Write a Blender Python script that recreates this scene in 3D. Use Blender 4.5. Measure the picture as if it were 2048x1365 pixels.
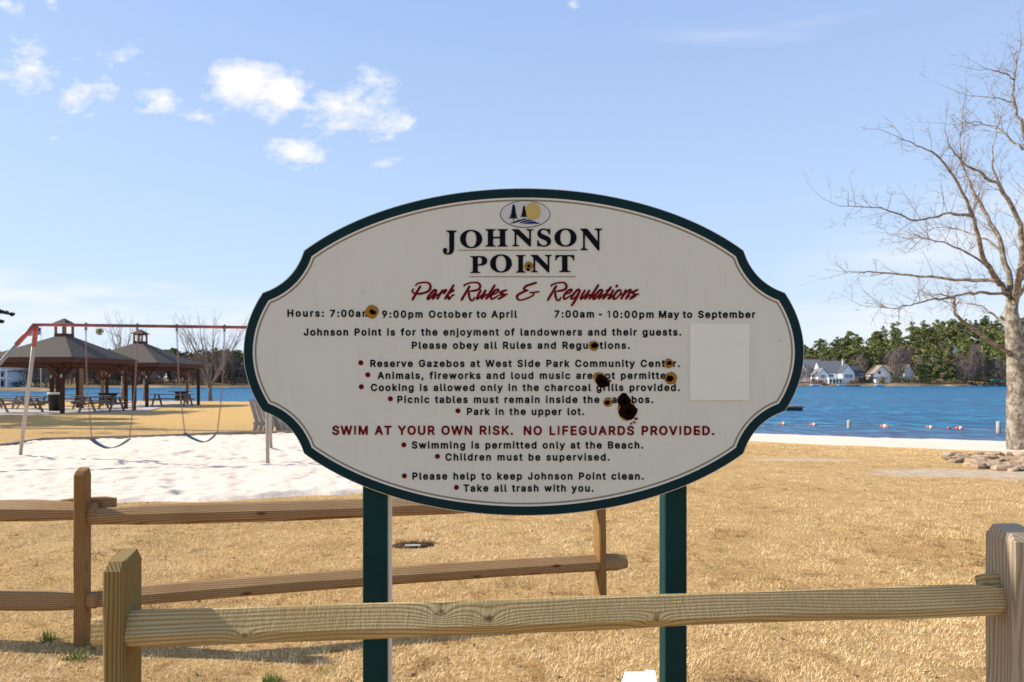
import bpy, math, random
import numpy as np
from mathutils import Vector, Matrix, noise as mnoise
R = math.radians
random.seed(7)
scene = bpy.context.scene
for o in list(bpy.data.objects): bpy.data.objects.remove(o)
C = scene.collection

# ------------------------------------------------------------------ camera
EYE = 1.6; F = 1365.0; CX = 1024.0; HY = 763.0
cam = bpy.data.cameras.new('camera')
cam.lens = 24.0; cam.sensor_width = 36.0
cam.shift_y = (HY - 682.5) / 2048
cam.clip_start = 0.05; cam.clip_end = 4000
cam.dof.use_dof = True; cam.dof.focus_distance = 2.5; cam.dof.aperture_fstop = 7.0
camo = bpy.data.objects.new('camera', cam); C.objects.link(camo)
camo.location = (0, 0, EYE); camo.rotation_euler = (R(90), 0, 0)
scene.camera = camo

# ------------------------------------------------------------------ light
SUN_EL = R(34)
sh = Vector((0.985, -0.16, 0)).normalized()              # the way shadows fall
sun_dir = Vector((-sh.x * math.cos(SUN_EL), -sh.y * math.cos(SUN_EL), math.sin(SUN_EL)))
sl = bpy.data.lights.new('sun', 'SUN'); sl.energy = 5.0; sl.angle = R(0.6); sl.color = (1.0, 0.93, 0.83)
so = bpy.data.objects.new('sun', sl); C.objects.link(so)
so.rotation_euler = (-sun_dir).to_track_quat('-Z', 'Y').to_euler(); so.location = (-30, 10, 40)
scene.view_settings.view_transform = 'Standard'; scene.view_settings.look = 'None'
scene.view_settings.gamma = 1.0; scene.view_settings.exposure = 0.58
scene.view_settings.use_curve_mapping = False
scene.cycles.max_bounces = 6; scene.cycles.transparent_max_bounces = 6

world = bpy.data.worlds.new('World'); scene.world = world; world.use_nodes = True
wn = world.node_tree.nodes; wl = world.node_tree.links
for n in list(wn): wn.remove(n)
def WN(t, **k):
    n = wn.new(t)
    for a, b in k.items(): setattr(n, a, b)
    return n
def wmath(op, a, b=None, c=None, clamp=False):
    n = wn.new('ShaderNodeMath'); n.operation = op; n.use_clamp = clamp
    for i, v in enumerate((a, b, c)):
        if v is None: continue
        if isinstance(v, (int, float)): n.inputs[i].default_value = v
        else: wl.new(v, n.inputs[i])
    return n.outputs[0]
wout = WN('ShaderNodeOutputWorld'); bg = WN('ShaderNodeBackground'); wl.new(bg.outputs[0], wout.inputs[0])
sky = WN('ShaderNodeTexSky'); sky.sky_type = 'NISHITA'; sky.sun_disc = False
sky.sun_elevation = SUN_EL; sky.sun_rotation = math.atan2(sun_dir.x, sun_dir.y)
sky.altitude = 100; sky.air_density = 1.0; sky.dust_density = 1.0; sky.ozone_density = 2.0
SKY_STRENGTH = 0.13
bg.inputs['Strength'].default_value = SKY_STRENGTH
tc = WN('ShaderNodeTexCoord'); sp = WN('ShaderNodeSeparateXYZ'); wl.new(tc.outputs['Generated'], sp.inputs[0])
dx, dy, dz = sp.outputs
ay = wmath('MAXIMUM', wmath('ABSOLUTE', dy), 0.05)
u = wmath('DIVIDE', dx, ay); v = wmath('DIVIDE', dz, ay)
cmb = WN('ShaderNodeCombineXYZ'); wl.new(u, cmb.inputs[0]); wl.new(v, cmb.inputs[1]); wl.new(wmath('SIGN', dy), cmb.inputs[2])
def wnoise(scale, detail, rough, sx=1, sy=1, off=0):
    m = WN('ShaderNodeMapping'); wl.new(cmb.outputs[0], m.inputs[0]); m.inputs['Scale'].default_value = (sx, sy, 1); m.inputs['Location'].default_value = (off, off * .7, 0)
    n = WN('ShaderNodeTexNoise'); wl.new(m.outputs[0], n.inputs['Vector']); n.inputs['Scale'].default_value = scale
    n.inputs['Detail'].default_value = detail; n.inputs['Roughness'].default_value = rough
    return n.outputs['Fac']
n1 = wnoise(11, 8, 0.62, 0.8, 1.2); n2 = wnoise(5, 3, 0.5, 1, 1, 3.3); n3 = wnoise(30, 6, .65, .7, 1.3, 7)
def ell(px, py, rx, ry, tilt=0.0, gain=1.0, hard=1.0):
    """one cloud: centre and radii as directions; returns a soft blob"""
    cu, cv = (px - CX) / F, (HY - py) / F
    a = wmath('SUBTRACT', u, cu); b = wmath('SUBTRACT', v, cv)
    ct, st = math.cos(tilt), math.sin(tilt)
    a2 = wmath('DIVIDE', wmath('ADD', wmath('MULTIPLY', a, ct), wmath('MULTIPLY', b, st)), rx / F)
    b2 = wmath('DIVIDE', wmath('SUBTRACT', wmath('MULTIPLY', b, ct), wmath('MULTIPLY', a, st)), ry / F)
    r = wmath('SQRT', wmath('ADD', wmath('MULTIPLY', a2, a2), wmath('MULTIPLY', b2, b2)))
    return wmath('MULTIPLY', wmath('SUBTRACT', 1.0, r, clamp=True), gain)
blobs = [(495, 165, 108.8, 70.4, 0, 1.68), (555, 190, 96.0, 76.8, 0, 1.68), (505, 195, 153.6, 57.6, 0, 1.06), (675, 205, 147.2, 89.6, 0.1, 1.29), (775, 245, 76.8, 40.96, 0.3, 0.84), (590, 300, 83.2, 40.96, 0, 1.12), (600, 338, 38.4, 20.48, 0, 0.67), (400, 235, 53.76, 30.72, 0, 0.78), (155, 195, 108.8, 53.76, 0.35, 1.18), (68, 140, 102.4, 96.0, 0, 0.81), (180, 232, 43.52, 30.72, 0, 0.78), (328, 198, 92.16, 33.28, 0.1, 0.84), (245, 112, 64.0, 32.0, 0.5, 0.62), (295, 150, 30.72, 17.92, 0.3, 0.78), (110, 277, 30.72, 11.52, 0, 0.45), (20, 10, 25.6, 76.8, 1.2, 0.34), (203, 45, 15.36, 46.08, -0.3, 0.45), (105, 2, 43.52, 25.6, 0, 0.78), (1145, 12, 33.28, 25.6, 0, 0.56), (780, 328, 46.08, 17.92, 0.2, 0.5), (1040, 320, 56.32, 17.92, 0.4, 0.39), (150, 118, 76.8, 30.72, 0.2, 0.67)]
acc = None
for bl in blobs:
    e = ell(*bl)
    acc = e if acc is None else wmath('MAXIMUM', acc, e)
front = wmath('GREATER_THAN', dy, 0.05)
nn = wmath('ADD', wmath('MULTIPLY', n1, 1.0), wmath('MULTIPLY', n3, 0.45))     # about .72 mean
# cloud where blob + noise passes a threshold
cl = wmath('MULTIPLY', wmath('SUBTRACT', wmath('ADD', acc, wmath('MULTIPLY', wmath('SUBTRACT', nn, .72), 3.7)), 0.40), 1.25, clamp=True)
cl = wmath('MULTIPLY', cl, wmath('MULTIPLY', acc, 4.5, clamp=True))
cl = wmath('MULTIPLY', cl, front)
# thin streaks low over the horizon and wispy veil at the right
st = None
for bl in [(60,588,600,52,-.11,1.7),(330,640,600,60,0,.9),(320,575,90,16,-.1,.45),(1800,640,560,80,.05,.95),(1900,480,380,130,.25,.75),(1690,390,160,14,.15,.3),(1450,70,220,26,0,.28),(1640,40,180,20,.2,.25),(1560,75,120,14,.1,.2)]:
    e = ell(*bl); st = e if st is None else wmath('MAXIMUM', st, e)
ns = wnoise(6, 7, .6, .5, 3.0, 1.7)
st = wmath('MULTIPLY', wmath('MULTIPLY', st, front), wmath('MULTIPLY', wmath('SUBTRACT', ns, .36), 3.6, clamp=True), clamp=True)
# the rest of the sky dome keeps a few loose clouds of the same kind
back = wmath('LESS_THAN', dy, 0.05)
bc = wmath('MULTIPLY', wmath('MULTIPLY', wmath('SUBTRACT', n2, .6), 4.0, clamp=True), back)
bc = wmath('MULTIPLY', bc, wmath('MULTIPLY', dz, 4.0, clamp=True))
cloud = wmath('MAXIMUM', wmath('MAXIMUM', cl, st), bc)
# milky air near the horizon
veil = wmath('POWER', wmath('SUBTRACT', 1.0, wmath('MULTIPLY', wmath('MAXIMUM', dz, 0), 1.75), clamp=True), 1.35)
def wmix(fac, a, b):
    n = WN('ShaderNodeMix'); n.data_type = 'RGBA'; n.clamp_factor = True
    for i, v_ in ((0, fac), (6, a), (7, b)):
        if isinstance(v_, (int, float)): n.inputs[i].default_value = v_
        elif isinstance(v_, tuple): n.inputs[i].default_value = (*v_, 1)
        else: wl.new(v_, n.inputs[i])
    return n.outputs[2]
S_ = 1 / SKY_STRENGTH
base = wmix(0.78, sky.outputs[0], (0.264 * S_, 0.378 * S_, 0.64 * S_))
base = wmix(wmath('MULTIPLY', veil, 0.9), base, (0.47 * S_, 0.60 * S_, 0.73 * S_))
low = wmath('POWER', wmath('SUBTRACT', 1.0, wmath('MULTIPLY', wmath('MAXIMUM', dz, 0), 5.5), clamp=True), 1.5)
base = wmix(wmath('MULTIPLY', low, 0.55), base, (0.62 * S_, 0.64 * S_, 0.69 * S_))
CW = 0.67 * S_
col = wmix(cloud, base, (CW, CW, CW * 1.01))
wl.new(col, bg.inputs['Color'])

# ------------------------------------------------------------------ helpers
def tag(o, label=None, cat=None, group=None, kind=None):
    if label: o['label'] = label
    if cat: o['category'] = cat
    if group: o['group'] = group
    if kind: o['kind'] = kind
    return o
def empty(name, loc=(0, 0, 0), rz=0, label=None, cat=None, group=None, parent=None):
    o = bpy.data.objects.new(name, None); C.objects.link(o)
    o.location = loc; o.rotation_euler = (0, 0, rz); o.parent = parent; o.empty_display_size = .1
    return tag(o, label, cat, group)
def kids(o): return [c for c in bpy.data.objects if c.parent == o]
def copy_tree(o, parent=None):
    c = o.copy(); C.objects.link(c); c.parent = parent
    for ch in KIDS.get(o.name, []): 
        copy_tree(ch, c)
    return c
KIDS = {}
def link_child(o, parent):
    o.parent = parent
    if parent is not None: KIDS.setdefault(parent.name, []).append(o)

class MB:
    def __init__(s): s.v = []; s.f = []; s.sm = []
    def add(s, vs, fs, smooth=False):
        b = len(s.v); s.v += [tuple(p) for p in vs]
        s.f += [tuple(i + b for i in q) for q in fs]; s.sm += [smooth] * len(fs); return s
    def box(s, x0, x1, y0, y1, z0, z1):
        return s.add([(x0,y0,z0),(x1,y0,z0),(x1,y1,z0),(x0,y1,z0),(x0,y0,z1),(x1,y0,z1),(x1,y1,z1),(x0,y1,z1)],
                     [(0,3,2,1),(4,5,6,7),(0,1,5,4),(1,2,6,5),(2,3,7,6),(3,0,4,7)])
    def beam(s, a, b, w, h, up=(0, 0, 1)):
        a = Vector(a); b = Vector(b); d = (b - a).normalized(); up = Vector(up)
        if abs(d.dot(up)) > .99: up = Vector((1, 0, 0))
        sd = d.cross(up).normalized() * w / 2; u_ = sd.cross(d).normalized() * h / 2
        P = [a - sd - u_, a + sd - u_, a + sd + u_, a - sd + u_, b - sd - u_, b + sd - u_, b + sd + u_, b - sd + u_]
        return s.add(P, [(0,1,2,3)[::-1],(4,5,6,7),(0,1,5,4),(1,2,6,5),(2,3,7,6),(3,0,4,7)])
    def tube(s, pts, rad, n=8, smooth=True, caps=True):
        pts = [Vector(p) for p in pts]
        if not isinstance(rad, (list, tuple)): rad = [rad] * len(pts)
        b = len(s.v); prev = None
        for i, p in enumerate(pts):
            d = (pts[min(i + 1, len(pts) - 1)] - pts[max(i - 1, 0)])
            d = d.normalized() if d.length > 0 else Vector((0, 0, 1))
            if prev is None:
                q = Vector((0, 0, 1)) if abs(d.z) < .9 else Vector((1, 0, 0)); a = d.cross(q).normalized()
            else: a = (prev - d * prev.dot(d)); a = a.normalized() if a.length > 1e-6 else d.orthogonal().normalized()
            prev = a; c = d.cross(a)
            for k in range(n):
                t = 2 * math.pi * k / n; s.v.append(tuple(p + (a * math.cos(t) + c * math.sin(t)) * rad[i]))
        for i in range(len(pts) - 1):
            for k in range(n):
                k2 = (k + 1) % n; s.f.append((b + i*n + k, b + i*n + k2, b + (i+1)*n + k2, b + (i+1)*n + k)); s.sm.append(smooth)
        if caps:
            s.f.append(tuple(b + k for k in range(n))[::-1]); s.sm.append(False)
            e = b + (len(pts) - 1) * n; s.f.append(tuple(e + k for k in range(n))); s.sm.append(False)
        return s
    def lathe(s, prof, c=(0, 0, 0), n=16, smooth=True):
        b = len(s.v)
        for r_, z in prof:
            for k in range(n):
                t = 2*math.pi*k/n; s.v.append((c[0]+r_*math.cos(t), c[1]+r_*math.sin(t), c[2]+z))
        for i in range(len(prof)-1):
            for k in range(n):
                k2=(k+1)%n; s.f.append((b+i*n+k,b+i*n+k2,b+(i+1)*n+k2,b+(i+1)*n+k)); s.sm.append(smooth)
        s.f.append(tuple(b+k for k in range(n))[::-1]); s.sm.append(False)
        e=b+(len(prof)-1)*n; s.f.append(tuple(e+k for k in range(n))); s.sm.append(False)
        return s
    def prism(s, poly, y0, y1):
        """poly in (x,z), extruded along y"""
        n = len(poly)
        a = sum(poly[i][0]*poly[(i+1)%n][1]-poly[(i+1)%n][0]*poly[i][1] for i in range(n))
        if a < 0: poly = poly[::-1]
        P = [(x, y0, z) for x, z in poly] + [(x, y1, z) for x, z in poly]
        fs = [tuple(range(n)), tuple(range(n, 2*n))[::-1]] + [(i, i+n, (i+1)%n+n, (i+1)%n) for i in range(n)]
        return s.add(P, fs)
    def build(s, name, mat, parent=None, off=None):
        me = bpy.data.meshes.new(name)
        v_ = s.v
        if off is not None:
            ox, oy, oz = off; v_ = [(a-ox, b-oy, c-oz) for a, b, c in v_]
        me.from_pydata(v_, [], s.f); me.materials.append(mat)
        me.polygons.foreach_set('use_smooth', s.sm); me.update()
        o = bpy.data.objects.new(name, me); C.objects.link(o); link_child(o, parent)
        return o

def np_mesh(name, V, Fc, mat, parent=None, col=None, smooth=False):
    """fast mesh from numpy: V (n,3), Fc (m,k)"""
    me = bpy.data.meshes.new(name); n, m, k = len(V), len(Fc), Fc.shape[1]
    me.vertices.add(n); me.vertices.foreach_set('co', V.astype(np.float32).ravel())
    me.loops.add(m * k); me.loops.foreach_set('vertex_index', Fc.astype(np.int32).ravel())
    me.polygons.add(m); me.polygons.foreach_set('loop_start', (np.arange(m) * k).astype(np.int32))
    me.polygons.foreach_set('use_smooth', [smooth] * m)
    me.update(calc_edges=True); me.validate()
    if col is not None:
        a = me.attributes.new('tone', 'FLOAT', 'FACE'); a.data.foreach_set('value', col.astype(np.float32))
    me.materials.append(mat)
    o = bpy.data.objects.new(name, me); C.objects.link(o); link_child(o, parent)
    return o

# ------------------------------------------------------------------ materials
class NT:
    def __init__(s, name, rough=.7, spec=.3, metal=0):
        s.m = bpy.data.materials.new(name); s.m.use_nodes = True; s.t = s.m.node_tree
        s.b = s.t.nodes['Principled BSDF']; s.b.inputs['Roughness'].default_value = rough
        s.b.inputs['Specular IOR Level'].default_value = spec; s.b.inputs['Metallic'].default_value = metal
        s.tc = s.t.nodes.new('ShaderNodeTexCoord'); s.obj = s.tc.outputs['Object']
    def put(s, sock, v):
        if isinstance(v, (int, float)): sock.default_value = v
        elif isinstance(v, (tuple, list)): sock.default_value = (*v, 1) if len(v) == 3 and sock.type == 'RGBA' else v
        else: s.t.links.new(v, sock)
    def map(s, vec, sc=(1, 1, 1), loc=(0, 0, 0), rot=(0, 0, 0)):
        n = s.t.nodes.new('ShaderNodeMapping'); s.t.links.new(vec, n.inputs[0])
        n.inputs['Scale'].default_value = sc; n.inputs['Location'].default_value = loc; n.inputs['Rotation'].default_value = rot
        return n.outputs[0]
    def noise(s, scale, detail=4, rough=.55, vec=None, dist=0):
        n = s.t.nodes.new('ShaderNodeTexNoise'); s.t.links.new(vec if vec is not None else s.obj, n.inputs['Vector'])
        n.inputs['Scale'].default_value = scale; n.inputs['Detail'].default_value = detail
        n.inputs['Roughness'].default_value = rough; n.inputs['Distortion'].default_value = dist
        return n.outputs['Fac']
    def wave(s, scale, dist, vec, dscale=1.5, direction='Z', detail=2):
        n = s.t.nodes.new('ShaderNodeTexWave'); s.t.links.new(vec, n.inputs['Vector']); n.bands_direction = direction
        n.inputs['Scale'].default_value = scale; n.inputs['Distortion'].default_value = dist
        n.inputs['Detail'].default_value = detail; n.inputs['Detail Scale'].default_value = dscale
        return n.outputs['Fac']
    def ramp(s, fac, stops):
        n = s.t.nodes.new('ShaderNodeValToRGB'); s.put(n.inputs[0], fac); e = n.color_ramp.elements
        while len(e) < len(stops): e.new(.5)
        for i, (p, c) in enumerate(stops): e[i].position = p; e[i].color = (*c, 1) if isinstance(c, (tuple, list)) else (c, c, c, 1)
        return n.outputs[0]
    def mix(s, fac, a, b, mode='MIX'):
        n = s.t.nodes.new('ShaderNodeMix'); n.data_type = 'RGBA'; n.blend_type = mode; n.clamp_factor = True
        s.put(n.inputs[0], fac); s.put(n.inputs[6], a); s.put(n.inputs[7], b); return n.outputs[2]
    def math(s, op, a, b=0, clamp=False):
        n = s.t.nodes.new('ShaderNodeMath'); n.operation = op; n.use_clamp = clamp
        s.put(n.inputs[0], a); s.put(n.inputs[1], b); return n.outputs[0]
    def attr(s, name):
        n = s.t.nodes.new('ShaderNodeAttribute'); n.attribute_name = name; return n.outputs['Fac']
    def bump(s, h, strength=.3, dist=.01, normal=None):
        n = s.t.nodes.new('ShaderNodeBump'); n.inputs['Strength'].default_value = strength; n.inputs['Distance'].default_value = dist
        s.t.links.new(h, n.inputs['Height'])
        if normal is not None: s.t.links.new(normal, n.inputs['Normal'])
        s.t.links.new(n.outputs[0], s.b.inputs['Normal']); return n.outputs[0]
    def color(s, c): s.put(s.b.inputs['Base Color'], c); return s
    def rough(s, c): s.put(s.b.inputs['Roughness'], c); return s

def paint(name, c, rough=.5, spec=.4, var=.12, scale=20, bump=.05, metal=0):
    t = NT(name, rough, spec, metal)
    n = t.noise(scale, 5, .6)
    t.color(t.mix(n, tuple(x * (1 - var) for x in c), tuple(min(1, x * (1 + var)) for x in c)))
    if bump: t.bump(t.noise(scale * 6, 3, .6), bump, .004)
    return t.m

def wood(name, axis, c0, c1, c2, grain=70, knots=True, moss=0.0, ring=.0085, spots=(), saw=0.0, bumps=.6, wamp=.085):
    """sawn timber: true growth rings round a pith line lying outside the piece, so faces show long lines and ends show arcs"""
    t = NT(name, .82, .15); ax = 'XYZ'.index(axis)
    sx = t.t.nodes.new('ShaderNodeSeparateXYZ'); t.t.links.new(t.obj, sx.inputs[0]); co = list(sx.outputs); al = co.pop(ax)
    lo = [1.6, 1.6, 1.6]; lo[ax] = .28
    warp = t.noise(1.0, 3, .5, vec=t.map(t.obj, tuple(q*2.2 for q in lo)))
    a = t.math('ADD', co[0], .17); b = t.math('ADD', co[1], .21)
    r = t.math('SQRT', t.math('ADD', t.math('MULTIPLY', a, a), t.math('MULTIPLY', b, b)))
    r = t.math('ADD', r, t.math('MULTIPLY', warp, wamp))
    kdark = None
    for (u_, z_, s_) in spots:     # knots: (along, across, size)
        du = t.math('DIVIDE', t.math('SUBTRACT', al, u_), s_*1.9); dz_ = t.math('DIVIDE', t.math('SUBTRACT', co[1], z_), s_)
        d2 = t.math('ADD', t.math('MULTIPLY', du, du), t.math('MULTIPLY', dz_, dz_))
        f = t.math('DIVIDE', 1.0, t.math('ADD', 1.0, t.math('MULTIPLY', d2, 1.0)))
        r = t.math('ADD', r, t.math('MULTIPLY', f, .030))
        k_ = t.math('MULTIPLY', t.math('SUBTRACT', .55, t.math('ADD', d2, t.math('MULTIPLY', t.noise(60, 3, .6), .6))), 3.0, clamp=True)
        kdark = k_ if kdark is None else t.math('MAXIMUM', kdark, k_)
    rings = t.math('ABSOLUTE', t.math('SUBTRACT', t.math('FRACT', t.math('DIVIDE', r, ring)), .5))
    fl = [1, 1, 1]; fl[ax] = .05
    fib = t.noise(230, 4, .7, vec=t.map(t.obj, tuple(fl)))
    big = t.noise(2.6, 4, .6)
    c = t.ramp(rings, [(0.02, c0), (.17, c1), (.5, c2)])
    c = t.mix(t.math('MULTIPLY', fib, .5), c, tuple(x * .55 for x in c1))
    c = t.mix(t.ramp(big, [(.38, 0.0), (.7, .6)]), c, (c1[0] * .72, c1[1] * .66, c1[2] * .56))
    if moss: c = t.mix(t.math('MULTIPLY', t.ramp(t.noise(9, 4, .6), [(.45, 0.0), (.65, 1.0)]), moss), c, (.20, .22, .10))
    if knots:
        vo = t.t.nodes.new('ShaderNodeTexVoronoi'); kl = [7, 7, 7]; kl[ax] = 2.3; t.t.links.new(t.map(t.obj, tuple(kl)), vo.inputs['Vector']); vo.inputs['Scale'].default_value = 1.0
        c = t.mix(t.ramp(vo.outputs['Distance'], [(.04, 1.0), (.11, 0.0)]), c, (.07, .035, .015))
    if kdark is not None: c = t.mix(kdark, c, (.10, .045, .02))
    t.color(c)
    h = t.math('ADD', t.math('MULTIPLY', rings, 1.0), t.math('MULTIPLY', fib, .8))
    if kdark is not None: h = t.math('SUBTRACT', h, t.math('MULTIPLY', kdark, 1.2))
    if saw:
        sw = t.noise(95, 3, .75, vec=t.map(t.obj, (1, .3, .22), rot=(0, .55, 0)))
        h = t.math('ADD', h, t.math('MULTIPLY', sw, saw))
    t.bump(h, bumps, .003)
    return t.m
# ------------------------------------------------------------------ ground
LAKE = -1.2
SHORE = [(-400, 66), (-80, 64), (-40, 63), (-22, 61), (-8, 52), (2, 43.5), (13.6, 35.6), (22, 31.6), (40, 27), (90, 22), (400, 10)]
def sstep(t): t = np.clip(t, 0, 1); return t * t * (3 - 2 * t)
def shore_dist(x, y):
    """metres inland from the near waterline (negative on the water)"""
    x = np.asarray(x, float); y = np.asarray(y, float)
    best = np.full(np.broadcast(x, y).shape, 1e9); 
    for (ax, ay_), (bx, by) in zip(SHORE, SHORE[1:]):
        ex, ey = bx - ax, by - ay_; L2 = ex*ex + ey*ey
        t = np.clip(((x-ax)*ex + (y-ay_)*ey) / L2, 0, 1)
        d = np.hypot(x - ax - t*ex, y - ay_ - t*ey)
        sgn = np.where((ex*(y-ay_) - ey*(x-ax)) < 0, 1, -1)
        m = d < np.abs(best); best = np.where(m, d*sgn, best)
    return best
def far_dist(x, y):
    s1 = np.minimum((-.655*y - x) * .83, y - 186)
    yf = np.interp(x, [-500, -230, -100, 0, 120, 170, 240, 300, 600], [330, 300, 292, 330, 370, 384, 384, 370, 350])
    yf = yf + 3.5*np.sin(x*.05) + 1.5*np.sin(x*.17)
    return np.maximum(s1, y - yf)
def zg(x, y):
    x = np.asarray(x, float); y = np.asarray(y, float)
    s = shore_dist(x, y)
    w = 6 + 18 * sstep((x + 15) / 25)
    near = LAKE + 1.2 * sstep(s / w)
    near = np.where(s < 0, LAKE + np.maximum(s * .12, -2.0), near)
    f = far_dist(x, y)
    slope = np.interp(x, [-300, 100, 165, 200, 240, 290, 400], [.03, .03, .045, .07, .16, .24, .25])
    hill = np.interp(f, [0, 1.5, 6, 30, 110, 600], [0, .9, 1.6, 2.2, 2.6, 3.2]) * np.interp(x, [-60, 60], [.6, 1]) + slope * np.clip(f - 12, 0, 120)
    far = np.where(f < 0, LAKE - 2.5, LAKE + hill)
    return np.where(y > 110, np.where(f > -4, np.maximum(far, LAKE + np.clip(f, -4, 0)*.5), far), near)
def zg1(x, y): return float(zg(np.array([x]), np.array([y]))[0])
def ground_at(px, py):
    """first ground point seen along a picture ray (used only to lay out the plan)"""
    dxx, dzz = (px - CX) / F, (HY - py) / F
    y = 3.0
    while y < 600:
        if EYE + dzz * y <= zg1(dxx * y, y): return dxx * y, y
        y += .05 if y < 60 else .5
    return dxx * y, y

# materials of the setting
def lawn_material():
    t = NT('dormant_lawn', .95, .1)
    geo = t.t.nodes.new('ShaderNodeNewGeometry'); pos = geo.outputs['Position']
    fine = t.noise(42, 6, .75, vec=pos); mid = t.noise(2.6, 5, .65, vec=pos); big = t.noise(.28, 4, .6, vec=pos)
    c = t.ramp(fine, [(.28, (.17, .08, .028)), (.46, (.52, .32, .12)), (.62, (.76, .52, .235)), (.8, (.88, .67, .37))])
    c = t.mix(t.ramp(mid, [(.38, 0.0), (.72, .55)]), c, (.30, .155, .05))
    c = t.mix(t.ramp(big, [(.4, 0.0), (.75, .5)]), c, (.52, .35, .17)); sy_ = t.t.nodes.new('ShaderNodeSeparateXYZ'); t.t.links.new(pos, sy_.inputs[0]); c = t.mix(t.math('MULTIPLY', t.math('SUBTRACT', sy_.outputs[1], 12), .06, clamp=True), c, t.mix(.6, c, (.62, .38, .13)))
    g = t.noise(1.1, 4, .6, vec=t.map(pos, loc=(5, 3, 0)))
    c = t.mix(t.ramp(g, [(.62, 0.0), (.78, .28)]), c, (.22, .22, .06))
    sx = t.t.nodes.new('ShaderNodeSeparateXYZ'); t.t.links.new(pos, sx.inputs[0]); X, Y, Z = sx.outputs
    # worn sandy patches beside the stones
    def patch(cx, cy, rx, ry):
        a = t.math('DIVIDE', t.math('SUBTRACT', X, cx), rx); b = t.math('DIVIDE', t.math('SUBTRACT', Y, cy), ry)
        r = t.math('SQRT', t.math('ADD', t.math('MULTIPLY', a, a), t.math('MULTIPLY', b, b)))
        r = t.math('ADD', r, t.math('MULTIPLY', t.math('SUBTRACT', t.noise(1.6, 5, .7, vec=pos), .5), 1.5))
        return t.math('MULTIPLY', t.math('SUBTRACT', 1.12, r), 2.2, clamp=True)
    p = t.math('MAXIMUM', t.math('MAXIMUM', patch(7.6, 11.9, 1.5, .62), patch(5.9, 13.9, 1.3, .28)), patch(9.6, 11.6, 2.0, .85))
    c = t.mix(t.math('MULTIPLY', p, .95), c, t.ramp(t.noise(6, 5, .6, vec=pos), [(.3, (.42, .30, .19)), (.7, (.68, .55, .40))]))
    # leaf litter under the far woods
    farm = t.math('MULTIPLY', t.math('SUBTRACT', Y, 120), 1.0, clamp=True)
    lit = t.ramp(t.noise(.08, 5, .6, vec=pos), [(.4, (.13, .09, .055)), (.58, (.26, .18, .10)), (.70, (.44, .33, .18))])
    c = t.mix(farm, c, lit)
    t.color(c); t.bump(t.math('ADD', fine, t.math('MULTIPLY', mid, 1.5)), .8, .05)
    return t.m
def sand_material(name, a, b):
    t = NT(name, .95, .1); geo = t.t.nodes.new('ShaderNodeNewGeometry'); pos = geo.outputs['Position']
    n = t.noise(3.2, 6, .65, vec=pos); f = t.noise(220, 3, .7, vec=pos)
    c = t.mix(n, a, b); c = t.mix(t.ramp(f, [(.62, 0.0), (.75, .35)]), c, (.33, .27, .2))
    leaf = t.noise(26, 2, .4, vec=t.map(pos, loc=(9, 2, 0))); c = t.mix(t.ramp(leaf, [(.735, 0.0), (.75, .6)]), c, (.22, .12, .05))
    t.color(c); t.bump(t.math('ADD', t.noise(14, 6, .7, vec=pos), t.math('MULTIPLY', f, .15)), .6, .03)
    return t.m
def water_material():
    t = NT('lake_water', .32, .09); t.b.inputs['IOR'].default_value = 1.33
    geo = t.t.nodes.new('ShaderNodeNewGeometry'); pos = geo.outputs['Position']
    w1 = t.noise(.95, 4, .65, vec=t.map(pos, (1.0, .42, 1), rot=(0, 0, .12))); w2 = t.noise(.35, 3, .5, vec=t.map(pos, (.5, 1.2, 1), rot=(0, 0, -.2)))
    big = t.noise(.03, 4, .6, vec=t.map(pos, (.35, 1.4, 1)))
    c = t.mix(t.ramp(big, [(.35, 0.0), (.65, 1.0)]), (.001, .15, .255), (.002, .215, .35))
    c = t.mix(t.ramp(w1, [(.45, 0.0), (.53, .85)]), c, (.001, .035, .10)); w3 = t.noise(.22, 5, .65, vec=t.map(pos, (.35, 1.6, 1))); c = t.mix(t.ramp(w3, [(.46, 0.0), (.56, .6)]), c, (.002, .06, .17))  # dark sides of the ripples painted into the water colour as flecks and streaks
    sx = t.t.nodes.new('ShaderNodeSeparateXYZ'); t.t.links.new(pos, sx.inputs[0])
    # the sandy bottom shows brown through the shallows at the beach
    sh_ = t.math('ADD', sx.outputs[1], t.math('MULTIPLY', sx.outputs[0], .42))
    shal = t.math('MULTIPLY', t.math('SUBTRACT', 54.5, sh_), .085, clamp=True)
    c = t.mix(t.math('MULTIPLY', shal, .6), c, (.085, .085, .15))
    t.color(c)
    t.bump(t.math('ADD', t.math('MULTIPLY', w1, .5), t.math('MULTIPLY', w2, 1.1)), 1.0, .8)
    return t.m
M = {}
M['lawn'] = lawn_material()
M['sand'] = sand_material('play_sand', (.65, .53, .405), (.78, .655, .52))
M['beach'] = sand_material('beach_sand', (.60, .495, .385), (.72, .62, .50))
M['water'] = water_material()

rngn = np.random.default_rng(3)
def vnoise(x, y, sc, seed=0):
    """smooth value noise"""
    g = np.random.default_rng(seed).random((257, 257))
    xf, yf = x / sc, y / sc; xi, yi = np.floor(xf).astype(int), np.floor(yf).astype(int)
    fx, fy = sstep(xf - xi), sstep(yf - yi); a = lambda i, j: g[(yi + j) % 257, (xi + i) % 257]
    return (a(0,0)*(1-fx) + a(1,0)*fx)*(1-fy) + (a(0,1)*(1-fx) + a(1,1)*fx)*fy
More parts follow.
